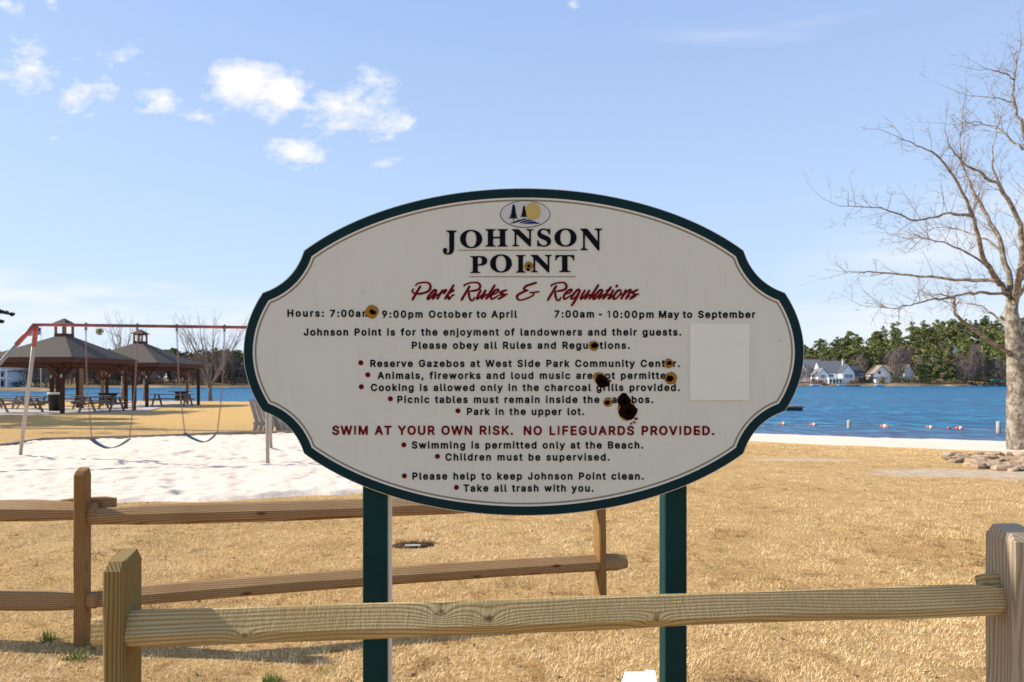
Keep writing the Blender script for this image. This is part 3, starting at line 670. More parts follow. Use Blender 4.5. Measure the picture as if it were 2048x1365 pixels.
GL = {",":[188,[37,-144,19,-131,12,-104,40,72,49,88,64,96,137,96,153,88,162,61,115,-112,103,-135,87,-144]],"-":[453,[114,163,98,172,89,195,90,245,98,260,114,269,337,270,356,261,365,245,365,187,356,172,341,163]],".":[188,[76,-29,53,-17,37,-1,24,26,25,61,37,84,53,100,80,112,115,112,138,100,154,84,166,57,165,22,154,-1,138,-17,111,-30]],"0":[453,[190,-31,163,-24,109,6,77,39,46,97,23,193,23,316,35,377,50,420,81,474,109,502,174,536,194,541,259,541,290,532,340,506,375,470,406,412,430,320,434,258,430,189,410,104,383,50,356,16,336,-1,278,-27,255,-32],[219,77,232,76,259,84,291,116,310,174,319,250,311,331,295,385,270,417,251,428,228,433,194,425,166,397,146,350,138,300,138,204,158,124,194,84]],"1":[453,[76,-24,60,-16,51,3,51,53,60,73,80,82,180,82,186,88,186,388,180,393,115,345,84,333,68,342,60,357,60,430,72,451,172,524,195,535,276,535,292,527,301,507,301,88,307,82,388,82,407,73,416,53,416,0,407,-16,388,-25]],"7":[453,[96,-24,81,-16,72,7,279,419,273,425,62,426,46,434,38,450,37,507,41,519,50,529,69,536,385,536,400,531,408,527,417,507,417,442,190,-8,185,-16,166,-25]],"9":[453,[132,-24,117,-16,108,11,207,165,171,172,117,195,74,234,47,284,38,315,38,388,43,407,74,469,121,512,159,531,213,544,282,535,344,505,383,461,403,423,415,377,410,296,395,253,360,188,221,-16,202,-25],[207,273,240,271,255,276,279,290,295,315,300,338,295,388,279,413,259,428,236,432,194,428,173,411,158,388,154,369,158,315,179,286]],":":[188,[76,-29,53,-17,37,-1,24,26,25,61,37,84,53,100,80,112,115,112,138,100,154,84,166,57,165,22,154,-1,138,-17,111,-30],[84,244,49,259,33,280,24,299,24,334,49,373,84,388,103,389,141,373,150,364,165,337,166,299,141,259,107,244]],"A":[480,[16,-24,0,-16,-8,11,169,500,181,524,201,535,278,535,297,524,305,507,482,27,486,0,478,-16,458,-25,397,-25,378,-17,365,3,329,107,320,117,158,117,146,96,104,-16,85,-25],[195,227,283,227,239,355]],"B":[456,[60,-24,44,-16,35,7,35,503,39,519,44,527,64,536,264,536,310,528,352,508,380,488,395,469,411,442,423,403,422,338,403,296,381,269,422,223,442,173,446,142,442,103,418,46,379,6,340,-13,294,-25],[152,84,244,82,298,91,326,119,326,157,306,186,279,201,244,205,152,204],[152,315,256,313,279,322,296,334,307,353,308,384,299,403,279,420,256,424,152,423]],"C":[510,[225,-31,163,-12,117,15,76,54,58,81,35,127,19,181,15,304,35,381,58,427,76,454,113,491,155,517,205,536,232,541,305,541,344,532,394,509,421,491,453,458,491,389,499,347,490,331,475,323,405,323,390,331,361,389,317,421,255,429,201,413,158,370,143,339,135,308,130,227,147,162,158,139,186,107,209,92,259,79,317,88,344,103,372,135,390,177,405,186,475,186,490,177,499,150,483,100,456,54,421,18,394,-1,363,-16,305,-32]],"D":[502,[60,-24,44,-16,35,7,35,503,42,523,64,536,252,536,302,528,367,501,410,471,434,442,461,396,480,342,488,292,488,219,476,153,449,92,402,33,375,14,306,-17,264,-25],[152,84,217,82,287,95,314,109,353,153,368,203,373,242,365,323,339,377,294,412,244,424,152,423]],"E":[419,[60,-24,44,-16,35,7,35,503,42,523,67,536,367,536,387,529,400,507,400,453,391,434,375,426,152,423,152,315,356,312,371,304,380,288,381,234,372,211,352,202,152,200,150,92,152,84,160,82,379,81,395,73,404,53,404,3,397,-12,371,-25]],"F":[410,[60,-24,44,-16,35,7,35,503,42,523,67,536,364,536,383,529,396,507,396,453,387,434,371,426,160,425,150,419,152,307,348,304,364,296,373,277,373,223,366,207,344,194,152,192,149,0,141,-16,125,-24]],"G":[520,[225,-31,171,-16,140,-1,94,33,62,74,35,127,20,177,15,208,15,304,35,381,62,435,98,479,132,505,190,532,225,541,305,541,351,528,405,502,453,458,487,400,499,366,499,347,490,331,475,323,405,323,390,331,357,389,325,417,278,429,255,429,201,413,173,389,150,358,130,281,134,204,143,170,158,139,177,116,209,92,255,80,282,80,328,92,365,124,375,139,382,170,286,172,267,181,262,189,257,200,258,258,267,274,286,283,471,283,490,276,503,254,503,158,491,112,472,74,453,47,421,15,375,-12,332,-27,305,-32]],"H":[517,[60,-24,44,-16,35,7,35,503,44,527,64,536,121,536,140,527,145,519,150,503,152,319,356,317,365,323,365,503,372,523,398,536,456,536,475,527,485,503,485,7,475,-16,456,-25,394,-25,375,-16,370,-8,365,7,364,204,160,205,150,200,149,0,141,-16,125,-24]],"I":[300,[31,-24,15,-16,7,0,6,53,10,65,31,81,85,82,90,88,90,415,85,424,35,425,15,434,6,453,7,511,15,527,35,536,273,535,289,527,297,511,298,453,293,442,273,426,215,424,210,419,210,92,215,82,269,82,289,73,298,53,297,0,288,-16,269,-25]],"J":[396,[148,-31,117,-24,79,-4,43,27,16,77,9,104,9,174,17,189,33,198,98,198,114,189,122,174,128,116,133,103,152,84,187,76,217,84,235,100,246,147,247,512,256,528,271,536,337,536,352,527,362,504,362,112,357,89,326,27,290,-4,252,-24,221,-32]],"K":[467,[60,-24,44,-16,35,7,35,503,44,527,64,536,121,536,140,527,145,519,150,503,150,330,156,325,344,528,364,536,440,536,464,527,473,507,465,488,279,284,461,30,473,3,464,-16,440,-25,371,-25,351,-16,194,199,151,153,150,7,143,-12,121,-25]],"L":[393,[60,-24,44,-16,35,7,35,507,44,527,60,535,121,536,140,527,150,507,152,84,364,81,379,73,388,57,388,3,379,-16,360,-25]],"M":[628,[60,-24,44,-16,35,7,35,503,44,527,67,536,152,536,172,527,314,167,318,169,455,523,483,536,567,536,587,527,596,503,596,7,587,-16,567,-25,506,-25,487,-16,478,0,475,261,372,3,361,-16,337,-25,287,-25,267,-16,152,258,149,0,141,-16,125,-24]],"N":[523,[60,-24,44,-16,35,7,35,503,44,527,67,536,137,536,156,527,371,193,374,511,383,527,402,536,460,536,479,527,489,503,489,7,479,-16,460,-25,390,-25,364,-13,152,316,149,0,141,-16,125,-24]],"O":[533,[225,-31,163,-12,117,15,76,54,58,81,35,127,19,181,15,304,35,381,58,427,76,454,113,491,205,536,232,541,305,541,351,528,405,502,457,454,476,427,499,381,515,324,519,208,499,127,476,81,457,54,421,18,371,-12,328,-27,301,-32],[250,81,278,80,317,88,351,110,383,150,403,227,403,281,383,358,361,389,332,413,278,429,255,429,209,417,178,395,158,370,143,339,130,281,134,204,143,170,158,139,182,110,209,92]],"P":[445,[60,-24,44,-16,35,7,35,503,42,523,64,536,264,536,317,524,356,505,407,453,435,380,435,315,407,242,387,214,364,195,294,164,152,158,150,7,145,-8,140,-16,121,-25],[152,273,260,271,294,286,311,307,318,346,315,377,300,403,275,420,252,424,152,423]],"R":[449,[60,-24,44,-16,35,7,35,503,42,523,64,536,264,536,306,528,360,505,399,469,426,419,435,388,435,323,430,296,411,253,387,221,352,196,453,7,447,-12,425,-25,352,-25,337,-19,233,169,160,171,150,165,150,7,145,-8,140,-16,121,-25],[152,284,256,282,294,295,315,323,319,346,311,392,287,416,256,424,152,423]],"S":[447,[176,-33,99,-6,76,8,47,37,22,83,14,110,13,133,22,152,42,162,107,161,123,152,137,114,161,90,199,77,246,77,288,90,309,110,317,125,316,156,288,180,153,221,80,258,52,287,33,322,25,356,25,391,33,425,48,456,99,507,172,538,253,542,307,530,353,507,394,472,423,414,428,383,421,364,399,351,334,351,318,360,304,398,276,422,246,431,211,431,169,419,147,398,145,360,161,343,180,332,322,288,392,247,427,191,436,156,436,122,427,87,408,48,361,1,315,-22,269,-34]],"T":[449,[189,-24,173,-16,164,3,164,419,154,425,35,425,20,431,7,453,7,511,16,527,35,536,420,535,435,527,445,507,445,453,435,434,416,425,285,423,282,0,274,-16,258,-24]],"U":[517,[214,-33,152,-13,98,20,62,64,40,118,35,141,36,511,44,526,64,535,125,535,145,518,150,503,150,176,159,134,202,90,244,78,271,78,310,87,333,101,357,130,365,157,366,511,375,526,390,535,460,535,475,526,485,503,485,157,468,91,442,45,410,13,356,-17,302,-33]],"V":[480,[201,-24,185,-16,165,27,-8,496,-8,511,1,527,20,536,81,536,106,523,234,165,243,154,373,523,397,536,466,535,482,527,490,503,309,7,297,-16,281,-24]],"W":[686,[151,-24,132,-12,119,27,-8,496,-8,511,0,527,20,536,78,536,103,523,193,196,277,503,286,523,312,536,378,536,397,527,409,503,477,242,493,196,582,523,608,536,666,536,685,527,694,511,694,496,563,15,551,-13,528,-25,462,-25,434,-12,343,302,253,-12,231,-25]],"Y":[472,[201,-24,185,-16,176,3,175,203,0,484,-8,511,1,527,20,536,89,536,108,528,235,326,362,527,381,536,454,535,470,527,479,500,296,203,294,0,286,-16,270,-24]],"a":[389,[122,-33,72,-14,45,5,25,30,5,80,5,137,10,153,25,183,49,208,122,238,242,255,247,260,246,276,226,300,184,304,149,292,118,256,95,247,26,269,14,295,40,345,68,373,103,392,145,407,176,412,242,407,318,370,339,345,358,303,363,280,362,-1,353,-17,334,-26,276,-25,253,-9,195,-34],[143,76,192,74,222,86,243,110,246,149,184,143,132,130,121,118,121,91]],"b":[424,[195,-33,141,-8,114,-25,56,-26,37,-17,28,-1,27,503,37,526,52,535,110,535,132,522,139,507,141,388,175,404,214,412,268,409,295,400,337,377,370,345,399,291,411,257,416,230,415,145,395,76,369,30,341,2,291,-25,260,-33],[200,76,237,75,252,79,269,91,292,126,300,161,300,214,288,261,260,293,241,301,198,301,179,292,159,272,143,230,139,180,147,130,162,103,183,83]],"c":[396,[168,-33,95,-2,48,45,14,122,9,149,9,230,25,288,40,318,59,345,88,373,138,400,165,408,195,413,249,409,322,377,347,357,381,303,385,272,376,257,361,248,303,236,284,245,266,276,234,300,188,301,172,296,140,264,125,218,124,161,133,126,143,107,168,82,191,74,222,74,249,83,269,103,284,131,307,143,376,125,389,107,389,95,362,38,315,-6,241,-33]],"d":[424,[161,-33,134,-25,80,5,48,41,21,95,9,145,9,230,25,291,55,345,88,377,130,400,157,409,211,412,249,404,284,388,286,507,293,522,315,535,372,535,388,526,397,503,396,-1,388,-17,368,-26,311,-25,284,-8,230,-33],[186,76,218,74,241,83,273,118,282,149,286,199,277,249,263,276,245,292,226,301,184,301,165,293,140,268,124,218,124,161,133,126,155,91,172,79]],"e":[404,[172,-33,141,-25,95,-2,59,30,40,57,25,88,9,145,9,230,25,288,40,318,84,370,161,408,218,412,272,400,318,377,358,338,381,295,392,261,397,230,396,168,388,153,368,144,134,143,128,138,133,118,157,89,176,79,230,74,249,79,265,89,288,122,315,132,380,111,389,95,389,80,366,34,322,-6,249,-33],[132,249,268,247,275,253,269,268,243,295,203,304,168,296,153,285,137,264]],"f":[254,[79,-24,64,-16,54,3,54,296,48,301,6,302,-10,311,-19,330,-18,380,-10,396,6,404,52,407,59,473,78,507,102,531,160,555,221,555,241,551,260,539,269,519,249,457,225,444,187,447,175,442,170,430,171,407,225,405,245,396,254,377,254,334,245,311,229,302,175,301,170,296,169,0,160,-16,145,-24]],"g":[425,[161,-175,130,-167,72,-137,40,-105,25,-74,33,-51,103,-15,122,-24,144,-51,165,-63,203,-71,234,-68,273,-47,281,-32,285,-1,222,-22,172,-22,126,-10,95,6,51,45,25,91,9,149,9,234,17,272,55,345,84,373,141,404,211,412,249,404,288,385,311,404,376,404,392,395,401,372,401,-12,389,-74,373,-105,354,-128,303,-160,249,-176],[190,88,215,86,249,97,277,134,285,172,285,211,273,261,249,289,226,301,184,301,161,289,140,268,124,218,124,164,137,126,163,95]],"h":[410,[52,-24,37,-16,27,7,27,507,37,527,52,535,110,536,129,527,138,511,141,390,195,409,229,413,268,408,325,381,357,346,380,292,385,261,385,3,376,-16,356,-25,298,-25,276,-12,270,7,270,242,265,269,241,297,195,301,171,293,160,282,143,250,138,0,129,-16,114,-24]],"i":[167,[52,-24,37,-16,28,3,28,377,37,396,52,404,110,405,129,396,139,377,139,3,130,-16,114,-24],[64,418,28,442,16,469,17,500,28,523,45,539,72,551,95,551,138,527,153,492,153,473,142,446,126,429,99,417]],"j":[167,[-10,-167,-26,-159,-34,-143,-35,-89,-26,-70,18,-55,26,-35,27,380,36,396,51,404,117,404,132,395,142,372,142,-43,137,-74,110,-128,86,-148,36,-168],[67,417,29,442,16,468,16,499,27,522,44,539,70,550,97,550,128,535,141,522,152,495,152,468,141,445,124,429,97,417]],"k":[381,[52,-24,37,-16,27,7,27,507,37,527,52,535,110,536,129,527,139,507,141,275,260,394,279,404,356,405,375,396,380,388,384,373,373,353,270,250,240,211,380,34,396,3,387,-16,368,-25,295,-25,275,-17,158,130,148,135,139,123,139,3,132,-12,110,-25]],"l":[189,[106,-27,54,1,27,55,27,505,37,524,56,534,114,533,129,524,138,509,139,105,145,82,171,79,187,70,199,47,208,9,199,-14,175,-27]],"m":[610,[52,-24,37,-16,27,7,27,373,37,396,56,405,110,405,137,388,198,412,241,413,291,393,321,368,383,404,414,413,456,413,491,404,543,373,572,323,585,273,585,7,575,-16,556,-25,498,-25,479,-16,470,0,469,261,462,284,448,297,433,302,387,297,370,280,363,261,362,7,355,-12,329,-25,275,-25,256,-16,246,7,245,277,221,301,187,302,160,290,143,261,138,0,129,-16,114,-24]],"n":[410,[52,-24,37,-16,27,7,27,373,37,396,56,405,110,405,129,396,137,386,191,408,229,413,268,408,325,381,349,357,369,323,385,261,385,7,376,-16,356,-25,302,-25,276,-12,270,7,270,242,265,269,241,297,198,302,168,290,151,273,144,253,139,215,138,0,129,-16,114,-24]],"o":[415,[168,-33,95,-2,48,45,14,122,9,149,9,230,25,288,40,318,59,345,88,373,138,400,165,408,195,413,249,409,322,377,347,357,377,314,396,272,405,238,409,207,405,138,396,103,369,49,326,2,284,-21,245,-33],[186,76,222,74,253,87,277,114,289,149,293,199,281,253,268,274,234,300,188,301,161,289,140,264,125,218,124,161,133,126,143,107,168,82]],"p":[424,[52,-167,37,-158,27,-135,28,380,37,396,56,405,114,404,137,385,175,404,218,412,241,412,295,400,337,377,370,345,399,292,411,257,416,230,415,145,395,76,369,30,345,5,291,-25,264,-33,198,-33,141,-11,139,-139,132,-155,110,-168],[200,76,237,75,252,79,269,92,292,126,300,161,300,215,288,261,264,290,241,301,202,301,179,293,159,272,143,230,139,180,147,130,162,103,183,83]],"r":[259,[52,-24,37,-16,27,3,28,380,37,396,56,405,110,405,137,390,179,408,237,412,260,400,269,384,269,327,263,311,245,299,175,293,150,273,144,257,139,227,138,0,129,-16,114,-24]],"s":[365,[139,-33,93,-17,47,13,11,80,11,95,19,111,39,123,97,131,112,122,139,82,162,74,220,79,240,95,240,111,227,123,116,152,66,178,42,203,26,234,22,249,23,303,53,361,85,385,147,409,201,413,231,408,281,389,314,364,328,345,348,303,348,288,339,272,316,260,270,251,249,261,220,300,174,305,143,291,138,268,166,252,266,227,324,193,340,172,355,138,355,76,336,34,301,-2,254,-25,220,-33]],"t":[227,[133,-29,83,-6,59,19,44,49,39,72,39,296,33,301,10,301,-5,308,-19,330,-19,376,-14,388,6,404,37,407,40,472,48,488,68,497,125,497,145,488,154,469,156,407,206,404,222,396,231,376,231,330,222,311,206,302,160,301,154,296,154,88,160,78,202,78,222,69,230,53,238,-1,229,-16,206,-29]],"u":[410,[148,-30,121,-22,74,6,55,29,32,79,27,106,27,375,32,391,41,401,60,408,110,408,132,394,139,375,139,156,144,118,156,93,171,82,206,77,241,89,261,110,269,137,270,375,274,391,279,399,298,408,356,408,368,403,378,394,385,375,385,6,380,-9,375,-17,356,-26,295,-26,271,-7,214,-30]],"v":[389,[159,-24,144,-16,128,15,-3,357,-8,373,-3,388,5,399,25,405,82,405,105,393,194,159,286,396,305,405,367,405,379,401,395,380,395,365,249,-12,225,-25]],"w":[567,[134,-24,118,-16,110,0,21,288,-3,369,7,396,26,405,84,405,107,396,115,380,168,192,174,196,225,380,241,401,253,405,314,405,334,396,350,361,390,207,399,194,452,380,460,396,484,405,541,405,561,396,569,380,569,365,465,23,449,-16,430,-25,372,-25,349,-16,284,189,219,-16,199,-25]],"y":[389,[55,-170,29,-157,20,-142,31,-92,44,-69,59,-60,94,-63,105,-59,122,-38,133,1,1,347,-8,374,-1,393,25,406,82,406,105,394,194,159,286,397,309,406,367,406,382,400,396,378,391,355,214,-99,179,-144,136,-166,117,-170]],"z":[380,[41,-24,26,-16,17,0,16,50,21,61,197,292,191,298,49,298,34,305,20,330,20,377,29,396,53,405,326,405,349,396,358,377,359,334,346,303,186,96,182,84,337,82,353,75,366,50,366,3,357,-16,334,-25]],"*J":[330,[73,-66,35,-51,11,-31,-5,0,-6,38,3,61,19,74,35,79,62,78,87,61,97,34,93,4,83,-19,87,-31,104,-37,123,-32,136,-19,144,8,144,381,140,404,133,415,115,428,79,434,75,442,77,458,315,458,316,434,279,427,265,411,260,392,260,69,251,19,240,-8,212,-41,177,-59,146,-67]],"*O":[525,[216,-12,173,-1,112,34,79,66,57,97,42,127,25,185,25,266,30,293,42,327,65,370,108,418,135,436,173,455,219,468,273,472,331,463,373,448,419,418,448,389,478,343,493,300,502,258,502,197,497,170,486,131,455,77,416,37,396,22,350,-1,300,-13],[241,20,281,18,296,23,316,33,337,54,359,97,375,181,375,270,367,323,355,362,336,397,312,422,285,436,262,439,235,436,212,425,180,389,168,366,157,323,148,254,152,162,168,97,184,66,198,47,231,23]],"*H":[523,[15,-1,15,19,42,26,54,32,66,50,71,69,71,392,57,421,38,431,15,437,15,458,242,457,242,437,200,424,187,400,186,261,188,257,196,255,335,257,335,407,319,428,283,434,279,442,280,458,508,457,509,442,505,434,484,431,460,415,452,377,452,80,456,53,464,38,473,29,507,19,507,-1,280,0,280,19,319,29,331,42,335,53,336,211,334,215,327,217,188,215,186,69,191,46,200,33,242,19,242,-1]],"*N":[494,[399,-12,135,308,114,329,112,58,117,43,129,30,168,20,169,0,168,-4,160,-5,18,-3,18,20,49,26,65,39,74,77,73,377,69,389,50,412,33,428,18,435,18,458,161,458,383,187,387,187,389,193,389,366,384,404,380,416,372,425,352,432,329,435,328,454,329,458,337,460,483,458,483,435,460,432,441,425,428,400,427,-7,422,-13]],"*S":[390,[43,-11,43,158,66,158,80,112,99,73,114,54,139,34,166,23,204,18,235,26,263,50,275,81,270,108,263,123,246,141,116,211,73,248,61,266,49,297,45,343,49,373,68,416,108,451,150,468,181,472,223,468,300,449,310,454,320,471,343,470,343,316,319,316,298,370,266,410,246,425,208,440,181,440,146,425,134,412,126,397,125,370,138,343,158,326,285,263,312,245,344,212,359,177,364,150,364,112,359,89,344,54,325,31,304,15,285,3,250,-8,223,-13,158,-13,85,6,73,2,66,-11]],"*P":[418,[15,-1,15,19,42,26,54,32,62,42,71,65,71,388,66,407,57,421,38,431,15,437,15,457,265,459,319,451,342,443,373,425,397,396,408,373,413,350,413,315,408,292,397,265,382,246,361,229,319,210,273,202,192,201,186,196,186,69,191,46,200,33,242,19,242,0],[188,234,207,232,254,245,271,261,281,280,288,330,285,369,271,403,257,416,242,424,211,428,200,424,187,411]],"*I":[261,[13,-1,13,19,48,29,59,38,68,53,72,73,73,384,63,420,44,431,21,433,13,438,13,457,248,458,248,438,205,428,193,415,188,403,188,61,193,46,208,30,248,19,248,0]],"*T":[423,[91,-1,91,19,122,26,137,34,146,46,151,61,151,423,145,428,126,428,99,420,76,405,55,384,40,353,30,315,14,313,10,315,8,323,10,457,410,458,412,323,411,315,407,313,391,315,381,357,369,380,354,400,337,412,310,424,276,428,268,427,266,423,266,73,271,50,278,38,295,26,330,19,330,0]]}
GL['I'] = [195, [48, 0, 48, 530, 148, 530, 148, 0]]
GL['1'] = [330, [150, 0, 150, 440, 40, 375, 40, 450, 160, 530, 228, 530, 228, 0]]
def glyph_curve(items, ext, name, mat, parent, y):
    """items: list of (glyph, x, z, sx, sz) in metres -> one mesh of raised letters"""
    cu = bpy.data.curves.new(name, 'CURVE'); cu.dimensions = '2D'; cu.fill_mode = 'BOTH'; cu.extrude = ext
    for g, x, z, sx, sz in items:
        for q in g:
            spn = cu.splines.new('POLY'); n = len(q)//2; spn.points.add(n-1)
            spn.points.foreach_set('co', [w for i in range(n) for w in (x + q[2*i]*sx, z + q[2*i+1]*sz, 0, 1)]); spn.use_cyclic_u = True
    o = bpy.data.objects.new('tmp', cu); C.objects.link(o)
    me = bpy.data.meshes.new_from_object(o.evaluated_get(bpy.context.evaluated_depsgraph_get())); bpy.data.objects.remove(o)
    me.name = name; me.transform(Matrix(((1,0,0,0),(0,0,-1,y),(0,1,0,0),(0,0,0,1))))
    me.transform(Matrix.Translation((-SO[0], -SO[1], -SO[2]))); me.materials.clear(); me.materials.append(mat)
    ob = bpy.data.objects.new(name, me); C.objects.link(ob); link_child(ob, parent)
    if name == 'text_line': ob['kind'] = 'stuff'
    return ob
CAPH = 727 * .73   # nominal cap height of the sans outlines in thousandths, set from data below
capz = GL['H'][1]; CAPH = max(capz[1::2]) - min(capz[1::2])
def text_items(words, cap):
    """words: (text, px left, px right, py baseline)"""
    it = []; s_ = cap*KS/CAPH
    for txt, x0, x1, by in words:
        gs = [GL[c] if c != ' ' else [230] for c in txt]
        # natural width, then tracking so the ends match
        first = min(GL[txt[0]][1][0::2]); lastg = gs[-1]; lw = max(max(q[0::2]) for q in lastg[1:])
        nat = sum(g[0] for g in gs[:-1]) + lw - first; want = (x1-x0)*KS/s_
        trk = (want-nat)/max(1, len(txt)-1); pen = -first
        for c, g in zip(txt, gs):
            if c != ' ': it.append((g[1:], SX(x0) + pen*s_, SZ(by), s_, s_))
            pen += g[0] + trk
    return it
LINES = [
 ('opening hours line', [('Hours:',575.4,648,633.5),('7:00am',660.6,740,634),('9:00pm',764.6,845.6,635.6),('October',857.9,944.5,635.6),('to',953,972.6,635.6),('April',982.9,1034,635.6),
   ('7:00am',1108.8,1187.8,635.3),('-',1197,1203.4,635.5),('10:00pm',1214.7,1307,636),('May',1317.5,1357.8,636),('to',1365,1384,636),('September',1396,1510,636)], 14.6),
 ('landowners line', [('Johnson Point is for the enjoyment of landowners and their guests.',608,1362,671.3)], 14.6),
 ('please obey line', [('Please obey all Rules and Regulations.',824,1259,697.7)], 14.6),
 ('gazebo rule', [('Reserve Gazebos at West Side Park Community Center.',741,1359,734)], 14.6),
 ('animals rule', [('Animals, fireworks and loud music are not permitted',755.5,1344,758)], 14.6),
 ('cooking rule', [('Cooking is allowed only in the charcoal grills provided.',742,1359,782)], 14.6),
 ('picnic rule', [('Picnic tables must remain inside the gazebos.',795,1306,806)], 14.6),
 ('parking rule', [('Park in the upper lot.',934,1168,830)], 14.6),
 ('swimming permitted rule', [('Swimming is permitted only at the Beach.',824,1286,897)], 14.6),
 ('children rule', [('Children must be supervised.',891,1219,921)], 14.6),
 ('keep clean rule', [('Please help to keep Johnson Point clean.',825,1287,959)], 14.6),
 ('trash rule', [('Take all trash with you.',927,1187,983)], 14.6)]
for lab, words, cap in LINES:
    glyph_curve(text_items(words, cap), .0012, 'text_line', M['black'], sign, PF-.0007)['label'] = 'black lettering of the ' + lab
glyph_curve(text_items([('SWIM AT YOUR OWN RISK.',665,1026,869.3),('NO LIFEGUARDS PROVIDED.',1047.5,1428,869.8)], 18.4), .0014, 'text_line', M['maroon'], sign, PF-.0007)['label'] = 'maroon capitals warning about swimming at your own risk'
for ch, x0, x1, y0_, y1_ in [('J',886,913.3,462,510),('O',920.5,964.5,460.5,497),('H',970.7,1015.7,459.3,494),('N',1024,1067,459.3,494),('S',1074.5,1102,458,494),('O',1109,1153,458,494),('N',1160.8,1203.8,458,502),
                          ('P',941,974.6,513,546.8),('O',980.5,1023.7,509.6,545.8),('I',1031.9,1051,511,546),('N',1061.8,1103.6,510.6,546),('T',1110.6,1148.5,511,545)]:
    g = GL['*'+ch]; xs_ = [v_ for q in g[1:] for v_ in q[0::2]]; zs_ = [v_ for q in g[1:] for v_ in q[1::2]]
    sx = (x1-x0)*KS/(max(xs_)-min(xs_)); sz = (y1_-y0_)*KS/(max(zs_)-min(zs_))
    glyph_curve([(g[1:], SX(x0)-min(xs_)*sx, SZ(y1_)-min(zs_)*sz, sx, sz)], .0018, 'letter', M['black'], sign, PF-.001)
for x0, x1, y_ in ((916, 1155, 501), (938.5, 1152, 554)):
    MB().box(SX(x0), SX(x1), PF-.0015, PF+.001, SZ(y_+.9), SZ(y_-.6)).build('underline', M['olive'], sign, SO)
for bx, by in [(722,726),(736,750),(723,774),(781,798),(916,822),(808,890),(875,913),(809,952),(913,975)]:
    MB().prism([(SX(bx)+5*KS*math.cos(a), SZ(by)+5*KS*math.sin(a)) for a in [i*math.pi/8 for i in range(16)]], PF-.002, PF+.001).build('bullet', M['maroon'], sign, SO)
# brush script line
ZS = [0]
def catmull(P, k=6):
    P = [np.array(p, float) for p in P]
    if len(P) < 3: return [P[0] + (P[-1]-P[0])*t for t in np.linspace(0, 1, 5)]
    Q = [2*P[0]-P[1]] + P + [2*P[-1]-P[-2]]; out = []
    for i in range(1, len(Q)-2):
        for t in np.linspace(0, 1, k, endpoint=False):
            a, b, c, d = Q[i-1:i+3]; out.append(.5*((2*b)+(c-a)*t+(2*a-5*b+4*c-d)*t*t+(3*b-a-3*c+d)*t**3))
    return out + [P[-1]]
def stroke(mb, P, w, ox, oy, sc, thin0=.55, thin1=.55):
    Q = catmull(P); n = len(Q); ZS[0] += 1; yf = PF - .0022 - (ZS[0] % 9)*.00006
    top = []; bot = []
    for i, p in enumerate(Q):
        d = Q[min(i+1, n-1)] - Q[max(i-1, 0)]; d = d/max(np.hypot(*d), 1e-6); nn_ = np.array([-d[1], d[0]])
        # flat brush: strokes running up the slant are thick, hairlines run across
        ww = w*.5*(.62 + .38*abs(d[1]*.6 + d[0]*-.25 + .35))
        t = i/(n-1); ww *= min(1, thin0 + t*5, thin1 + (1-t)*5)
        a, b = p + nn_*ww, p - nn_*ww
        top.append((SX(ox+a[0]/sc), SZ(oy+a[1]/sc))); bot.append((SX(ox+b[0]/sc), SZ(oy+b[1]/sc)))
    V_ = [(x, yf, z) for x, z in top] + [(x, yf, z) for x, z in bot] + [(x, PF+.0005, z) for x, z in top] + [(x, PF+.0005, z) for x, z in bot]
    fs = []
    for i in range(n-1): fs += [(i, i+1, n+i+1, n+i), (2*n+i, i, i+1, 2*n+i+1)[::-1], (n+i, 3*n+i, 3*n+i+1, n+i+1)[::-1]]
    fs += [(0, n, 3*n, 2*n), (n-1, 3*n-1, 4*n-1, 2*n-1)]
    mb.add(V_, fs)
W1 = 46
